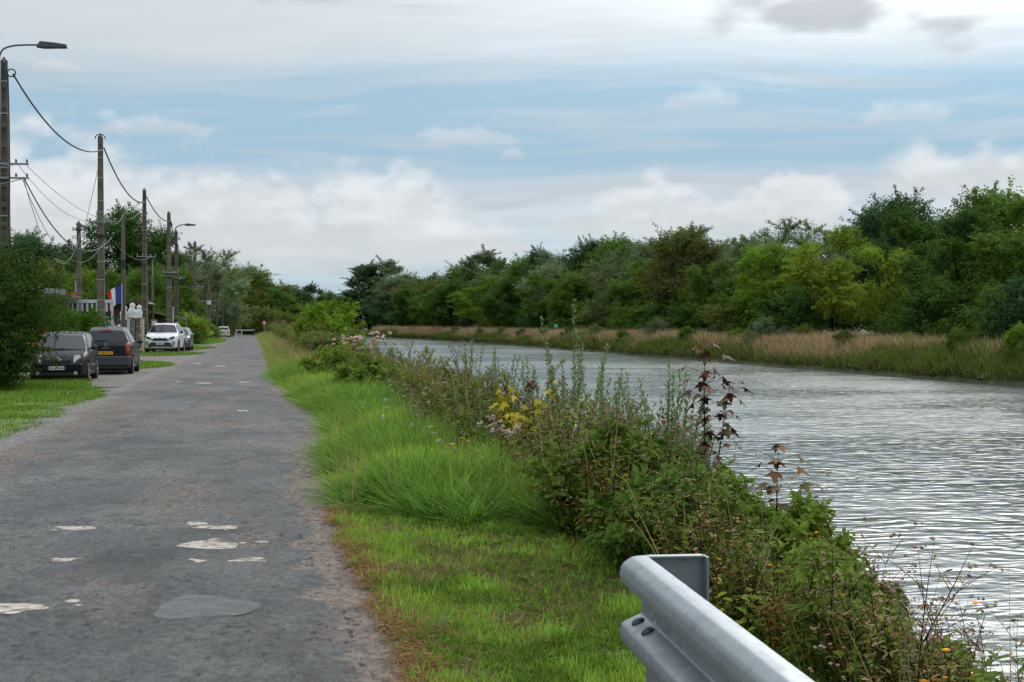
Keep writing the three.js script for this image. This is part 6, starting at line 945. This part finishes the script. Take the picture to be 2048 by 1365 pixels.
function plate(t, x, y, z, text, style, dir = 1) {
  const tx = canvasTex(512, 112, (c, w, h) => { c.fillStyle = style.bg; c.fillRect(0, 0, w, h); c.fillStyle = '#1d4fa0'; c.fillRect(0, 0, 46, h); if (style.right) c.fillRect(w - 46, 0, 46, h); c.fillStyle = style.fg; c.font = 'bold 92px sans-serif'; c.textAlign = 'center'; c.textBaseline = 'middle'; if (text) c.fillText(text, w / 2, h / 2 + 4, w - 118); else { for (let k = 0; k < 7; k++) c.fillRect(110 + k * 44 + (k > 1) * 12 + (k > 4) * 12, 26, 26, 60); } });
  const p = part('number_plate', new THREE.BoxGeometry(0.52, 0.11, 0.012), CM.trim, t); p.position.set(x, y, z); p.rotation.y = dir > 0 ? 0 : Math.PI;
  const f = part('plate_face', new THREE.PlaneGeometry(0.52, 0.11), std(0xffffff, 0.5, { map: tx }), p); f.position.z = 0.0085;
}
const shapeGeo = (pts, depth = 0.02, bevel = 0.008) => { const s = new THREE.Shape(); pts.forEach(([x, y], k) => (k ? s.lineTo(x, y) : s.moveTo(x, y))); s.closePath(); return new THREE.ExtrudeGeometry(s, { depth, bevelEnabled: bevel > 0, bevelSize: bevel, bevelThickness: bevel, bevelSegments: 2 }); };
function buildCar(label, o, pos, turn) {
  const t = thing(o.name, label, 'car', [pos[0], 0.03, -pos[1]], turn), B = carBody(o), L2 = o.L / 2;
  part('body', B.body, o.paint, t);
  part('windscreen', B.across(o.ws[0], o.ws[1], 8.25), CM.glass, t); part('rear_window', B.across(o.rw[0], o.rw[1], 8.25), CM.glass, t);
  for (const m of [1, -1]) { for (const [a, b] of o.side) part('side_window', B.patch(a, b, 6.12, 7.9, m), CM.glass, t); }
  for (const m of [1, -1]) for (const z of o.wheels) wheel(t, m * (o.W / 2 - 0.105), z, o.R, 0.195, m, o.spokes);
  part('underbody', box(o.W - 0.44, 0.22, o.L - 0.4, 0, o.sill + 0.02, 0), CM.trim, t);
  for (const m of [1, -1]) { const z = o.mirror, [x, y] = B.at(z, 6.2), h = part('mirror', new THREE.SphereGeometry(0.1, 14, 10).scale(1.0, 0.78, 0.6).translate(m * (x + 0.13), y + 0.06, z), o.mirrorM ?? CM.trim, t); part('mirror_arm', box(0.1, 0.04, 0.05, m * (x + 0.04), y + 0.02, z), CM.trim, h); }
  for (const m of [1, -1]) for (const z of o.doors) { const zz = z, g = []; for (let tt = 2.4; tt < 6; tt += 0.4) { const [x, y] = B.at(zz, tt), [x2, y2] = B.at(zz, tt + 0.4); g.push(new THREE.BoxGeometry(0.006, Math.hypot(x2 - x, y2 - y), 0.01).translate(m * ((x + x2) / 2 + 0.001), (y + y2) / 2, zz)); } part('door_gap', mergeGeometries(g), CM.trim, t); }
  return { t, B, L2 };
}
{ // black three-door hatchback facing the camera
  const o = { name: 'black_hatchback', L: 3.67, W: 1.66, R: 0.285, sill: 0.17, wheels: [1.12, -1.19], roofHW: 0.60, spokes: 7, mirror: 0.62, doors: [0.75, -0.55],
    top: [[-1.835, 0.62], [-1.80, 0.98], [-1.55, 1.36], [-1.3, 1.43], [-0.5, 1.465], [0.1, 1.44], [0.38, 1.36], [1.12, 0.92], [1.45, 0.82], [1.68, 0.70], [1.80, 0.58], [1.835, 0.50]], belt: [[-1.835, 0.60], [-1.5, 0.98], [0.6, 0.91], [1.12, 0.86], [1.6, 0.68], [1.835, 0.46]], plan: [[-1.835, 0.80], [-1.65, 0.92], [-1.2, 0.985], [0, 1], [1.2, 0.985], [1.55, 0.93], [1.75, 0.84], [1.835, 0.74]],
    ws: [0.30, 1.08], rw: [-1.76, -1.50], side: [[-0.48, 0.55], [-1.25, -0.58]], paint: paint(0.014, 0.015, 0.018, 0.1, 0.28) };
  const { t, L2 } = buildCar('black hatchback with white number plate half hidden by the left bush', o, [-5.66, 44.7], 0);
  part('bumper', new RoundedBoxGeometry(1.42, 0.26, 0.14, 3, 0.05).translate(0, 0.42, L2 - 0.03), o.paint, t); part('lower_intake', new RoundedBoxGeometry(1.2, 0.14, 0.1, 2, 0.03).translate(0, 0.25, L2 - 0.03), CM.trim, t); part('grille', new RoundedBoxGeometry(0.78, 0.10, 0.08, 2, 0.02).translate(0, 0.605, L2 - 0.055), CM.trim, t);
  for (const m of [1, -1]) { const pts = [[0.0, 0], [0.22, 0.0], [0.24, 0.08], [0.19, 0.23], [0.06, 0.23], [0.02, 0.16]]; part('headlight', shapeGeo(pts.map(([x, y]) => [m * x, y]), 0.05, 0.012).rotateX(-0.42).rotateY(m * 0.42).translate(m * 0.455, 0.545, L2 - 0.085), CM.lampGlass, t); const f = part('fog_lamp', new THREE.CylinderGeometry(0.055, 0.055, 0.04, 18).rotateX(Math.PI / 2).translate(m * 0.53, 0.27, L2 + 0.03), CM.lampGlass, t); part('fog_lamp_ring', new THREE.TorusGeometry(0.06, 0.01, 6, 20).translate(m * 0.53, 0.27, L2 + 0.045), CM.trim, f); }
  const chev = (y) => shapeGeo([[-0.13, 0], [0, 0.075], [0.13, 0], [0.13, -0.028], [0, 0.045], [-0.13, -0.028]], 0.012, 0.003).translate(0, y, L2 + 0.005);
  part('double_chevron_emblem', mergeGeometries([chev(0.60), chev(0.65)]), CM.chrome, t);
  plate(t, 0, 0.415, L2 + 0.055, 'CN-034-GA', { bg: '#e6e8e6', fg: '#15171b', right: true });
  part('wiper', mergeGeometries([box(0.62, 0.02, 0.02, -0.2, 0, 0).rotateZ(0.08).translate(0, 0.965, 1.1), box(0.4, 0.02, 0.02, 0.3, 0, 0).rotateZ(-0.05).translate(0, 0.955, 1.1)]), CM.trim, t); part('aerial', new THREE.CylinderGeometry(0.006, 0.01, 0.35, 6).rotateX(-0.8).translate(0.0, 1.58, 0.1), CM.trim, t);
  part('rub_strip', box(0.015, 0.05, 1.2, 0.828, 0.47, 0.1), CM.chrome, t);
}
{ // dark hatchback seen from behind, yellow plate
  const o = { name: 'dark_hatchback', L: 3.80, W: 1.71, R: 0.295, sill: 0.19, wheels: [1.25, -1.23], roofHW: 0.585, spokes: 6, mirror: 0.72, doors: [0.72, -0.30, -1.0],
    top: [[-1.90, 0.80], [-1.86, 1.02], [-1.80, 1.08], [-1.54, 1.47], [-1.25, 1.56], [-0.5, 1.60], [0.2, 1.56], [0.5, 1.46], [1.25, 1.02], [1.65, 0.90], [1.85, 0.66], [1.9, 0.55]], belt: [[-1.90, 0.74], [-1.7, 1.06], [0.7, 0.98], [1.25, 0.95], [1.7, 0.72], [1.9, 0.5]], plan: [[-1.90, 0.85], [-1.75, 0.93], [-1.2, 0.99], [0, 1], [1.2, 0.98], [1.6, 0.92], [1.9, 0.74]],
    ws: [0.45, 1.22], rw: [-1.785, -1.555], side: [[-0.25, 0.70], [-0.98, -0.33], [-1.42, -1.06]], paint: paint(0.018, 0.019, 0.024, 0.2, 0.45) };
  const { t, L2 } = buildCar('dark grey hatchback seen from behind with a yellow number plate', o, [-4.95, 51.4], Math.PI);
  part('bumper', new RoundedBoxGeometry(1.60, 0.34, 0.18, 3, 0.06).translate(0, 0.45, -L2 - 0.02), std(lin(0.045, 0.05, 0.06), 0.5), t); part('lower_valance', new RoundedBoxGeometry(1.4, 0.14, 0.12, 2, 0.04).translate(0, 0.25, -L2 + 0.02), CM.trim, t); part('tailgate', new RoundedBoxGeometry(1.22, 0.36, 0.05, 3, 0.02).translate(0, 0.80, -L2 - 0.005), o.paint, t);
  for (const m of [1, -1]) { const tl = part('tail_light', new RoundedBoxGeometry(0.15, 0.42, 0.12, 3, 0.05).rotateY(m * 0.35).translate(m * 0.715, 0.87, -L2 + 0.03), CM.red, t); part('indicator_lens', new THREE.SphereGeometry(0.08, 16, 10).scale(1, 1, 0.4).translate(m * 0.735, 0.97, -L2 - 0.035), std(lin(0.62, 0.16, 0.09), 0.2), tl); part('reversing_lens', new THREE.SphereGeometry(0.038, 14, 8).scale(1, 0.6, 0.4).translate(m * 0.735, 0.85, -L2 - 0.045), CM.lampGlass, tl); }
  part('diamond_emblem', shapeGeo([[0, 0.08], [0.055, 0], [0, -0.08], [-0.055, 0]], 0.012, 0.004).rotateY(Math.PI).translate(0, 0.99, -L2 - 0.022), CM.chrome, t); part('model_lettering', box(0.30, 0.02, 0.006, 0.0, 0.885, -L2 - 0.034), CM.rim, t);
  plate(t, 0.02, 0.72, -L2 - 0.045, '3108YC 63', { bg: '#e0a21c', fg: '#17140c' }, -1);
  part('rear_wiper', box(0.55, 0.02, 0.02, 0.25, 1.10, -L2 - 0.03), CM.trim, t); part('brake_lamp', box(0.36, 0.03, 0.03, 0, 1.475, -1.60), CM.red, t); part('aerial', new THREE.CylinderGeometry(0.008, 0.012, 0.35, 6).translate(0, 1.75, -1.3), CM.trim, t);
}
{ // white sport utility car facing the camera
  const o = { name: 'white_suv', L: 4.60, W: 1.855, R: 0.355, sill: 0.26, wheels: [1.36, -1.33], roofHW: 0.63, spokes: 5, mirror: 0.72, doors: [0.80, -0.25, -1.1],
    top: [[-2.30, 0.85], [-2.25, 1.10], [-1.9, 1.55], [-1.5, 1.64], [-0.4, 1.685], [0.25, 1.66], [0.5, 1.58], [1.18, 1.13], [1.7, 1.05], [2.05, 0.95], [2.22, 0.86], [2.30, 0.74]], belt: [[-2.3, 0.82], [-1.9, 1.16], [0.6, 1.06], [1.2, 1.07], [1.9, 0.93], [2.3, 0.70]], plan: [[-2.3, 0.86], [-2.05, 0.95], [-1.4, 1], [0, 0.985], [1.4, 1], [1.9, 0.965], [2.15, 0.90], [2.30, 0.82]],
    ws: [0.46, 1.16], rw: [-2.20, -1.92], side: [[-0.2, 0.72], [-1.05, -0.28], [-1.6, -1.15]], paint: paint(0.70, 0.71, 0.72, 0.0), mirrorM: CM.trim };
  const { t, L2 } = buildCar('white sport utility car facing the camera with a black mesh grille', o, [-5.36, 88.6], -0.065);
  t.scale.setScalar(1.05); const f = L2 + 0.012;
  part('upper_grille', shapeGeo([[-0.46, 0], [0.46, 0], [0.36, 0.17], [-0.36, 0.17]], 0.03, 0.01).translate(0, 0.66, f), CM.trim, t); part('lower_grille', shapeGeo([[-0.72, 0], [0.72, 0], [0.46, 0.26], [-0.46, 0.26]], 0.03, 0.01).translate(0, 0.335, f + 0.01), CM.trim, t); part('grille_bar', shapeGeo([[-0.62, -0.02], [-0.40, 0.06], [0.40, 0.06], [0.62, -0.02], [0.62, -0.05], [0.40, 0.0], [-0.40, 0.0], [-0.62, -0.05]], 0.04, 0.012).translate(0, 0.605, f + 0.005), o.paint, t); part('skid_plate', shapeGeo([[-0.62, 0.0], [-0.45, 0.05], [0.45, 0.05], [0.62, 0.0], [0.60, -0.025], [0.44, 0.02], [-0.44, 0.02], [-0.60, -0.025]], 0.03, 0.006).translate(0, 0.30, f + 0.03), CM.chrome, t); part('lower_bumper', new RoundedBoxGeometry(1.6, 0.13, 0.2, 2, 0.04).translate(0, 0.26, L2 - 0.1), CM.trim, t);
  for (const m of [1, -1]) { part('headlight', shapeGeo([[0.42, 0.80], [0.55, 0.76], [0.78, 0.86], [0.80, 0.95], [0.62, 0.93]].map(([x, y]) => [m * x, y]), 0.05, 0.012).rotateX(-0.03).translate(0, -0.02, L2 - 0.045), CM.darkLamp, t); const fl = part('fog_surround', shapeGeo([[0.70, 0.46], [0.80, 0.50], [0.79, 0.66], [0.70, 0.60]].map(([x, y]) => [m * x, y]), 0.03, 0.01).translate(0, 0, f - 0.01), CM.trim, t); part('fog_lamp', new THREE.SphereGeometry(0.035, 12, 8).translate(m * 0.755, 0.545, f + 0.03), CM.lampGlass, fl); part('arch_cladding', new THREE.TorusGeometry(0.41, 0.035, 6, 24, Math.PI).rotateY(Math.PI / 2).translate(m * 0.915, 0.355, 1.36), CM.trim, t); part('arch_cladding', new THREE.TorusGeometry(0.41, 0.035, 6, 24, Math.PI).rotateY(Math.PI / 2).translate(m * 0.915, 0.355, -1.33), CM.trim, t); }
  const em = part('oval_emblem', new THREE.TorusGeometry(0.075, 0.012, 8, 28).scale(1.25, 0.85, 1).translate(0, 0.80, f + 0.02), CM.chrome, t); part('emblem_core', new THREE.CylinderGeometry(0.07, 0.07, 0.02, 24).rotateX(Math.PI / 2).scale(1.25, 0.85, 1).translate(0, 0.80, f + 0.01), std(lin(0.12, 0.2, 0.3), 0.3), em);
  plate(t, 0, 0.53, f + 0.065, '', { bg: '#dfe3e6', fg: '#2a2d33', right: true });
  part('wiper', box(0.6, 0.02, 0.02, -0.1, 1.165, 1.17), CM.trim, t); for (const m of [1, -1]) part('roof_rail', new RoundedBoxGeometry(0.04, 0.04, 1.7, 2, 0.015).translate(m * 0.6, 1.70, -0.55), CM.rim, t);
}
{ // grey car parked directly behind the white one
  const o = { name: 'grey_hatchback', L: 4.1, W: 1.75, R: 0.31, sill: 0.2, wheels: [1.28, -1.28], roofHW: 0.62, spokes: 6, mirror: 0.7, doors: [0.75, -0.3],
    top: [[-2.05, 0.75], [-2.0, 1.0], [-1.75, 1.38], [-1.3, 1.48], [-0.4, 1.51], [0.2, 1.48], [0.45, 1.40], [1.2, 0.98], [1.8, 0.86], [2.0, 0.68], [2.05, 0.55]], belt: [[-2.05, 0.7], [-1.7, 1.02], [0.7, 0.95], [1.2, 0.92], [1.8, 0.75], [2.05, 0.5]], plan: [[-2.05, 0.84], [-1.85, 0.94], [-1.3, 0.99], [0, 1], [1.3, 0.985], [1.75, 0.92], [2.05, 0.76]],
    ws: [0.40, 1.16], rw: [-1.95, -1.72], side: [[-0.25, 0.68], [-1.2, -0.33]], paint: paint(0.075, 0.08, 0.09, 0.4), mirrorM: std(lin(0.35, 0.35, 0.36), 0.4) };
  const { t, L2 } = buildCar('dark grey car parked directly behind the white sport utility car', o, [-4.95, 95.4], -0.03);
  for (const m of [1, -1]) { part('headlight', shapeGeo([[0.45, 0.62], [0.72, 0.64], [0.74, 0.76], [0.5, 0.72]].map(([x, y]) => [m * x, y]), 0.04, 0.012).translate(0, 0, L2 - 0.03), CM.lampGlass, t); part('tail_light', new RoundedBoxGeometry(0.16, 0.3, 0.1, 2, 0.03).translate(m * 0.72, 0.85, -L2 + 0.03), CM.red, t); } part('bumper', new RoundedBoxGeometry(1.5, 0.26, 0.14, 3, 0.05).translate(0, 0.42, L2 - 0.03), o.paint, t); part('grille', new RoundedBoxGeometry(0.8, 0.1, 0.06, 2, 0.02).translate(0, 0.62, L2 - 0.03), CM.trim, t);
}
{ // small white car far down the road, seen from behind
  const o = { name: 'white_hatchback', L: 3.9, W: 1.68, R: 0.29, sill: 0.2, wheels: [1.2, -1.2], roofHW: 0.61, spokes: 6, mirror: 0.7, doors: [0.75, -0.3],
    top: [[-1.95, 0.72], [-1.92, 0.95], [-1.85, 1.0], [-1.60, 1.36], [-1.3, 1.43], [-0.4, 1.45], [0.2, 1.42], [0.4, 1.36], [1.1, 0.95], [1.7, 0.85], [1.9, 0.68], [1.95, 0.55]], belt: [[-1.95, 0.68], [-1.7, 0.96], [0.7, 0.92], [1.2, 0.88], [1.7, 0.75], [1.95, 0.5]], plan: [[-1.95, 0.9], [-1.8, 0.96], [-1.3, 0.99], [0, 1], [1.3, 0.985], [1.65, 0.92], [1.95, 0.76]],
    ws: [0.36, 1.06], rw: [-1.84, -1.61], side: [[-0.25, 0.68], [-1.15, -0.33]], paint: paint(0.58, 0.55, 0.47, 0.0) };
  const { t, L2 } = buildCar('small cream-white car far down the road, seen from behind', o, [-4.05, 188.5], Math.PI);
  for (const m of [1, -1]) part('tail_light', new RoundedBoxGeometry(0.16, 0.24, 0.08, 2, 0.03).translate(m * 0.68, 0.78, -L2 - 0.0), CM.red, t); part('bumper', new RoundedBoxGeometry(1.56, 0.24, 0.14, 3, 0.05).translate(0, 0.42, -L2 - 0.01), o.paint, t); plate(t, 0, 0.72, -L2 - 0.03, '', { bg: '#5a5a55', fg: '#26262a' }, -1);
}
console.log('cars done');
scene.traverse((o) => { if (o.isMesh) { o.castShadow = true; o.receiveShadow = true; } });
renderer.render(scene, camera);
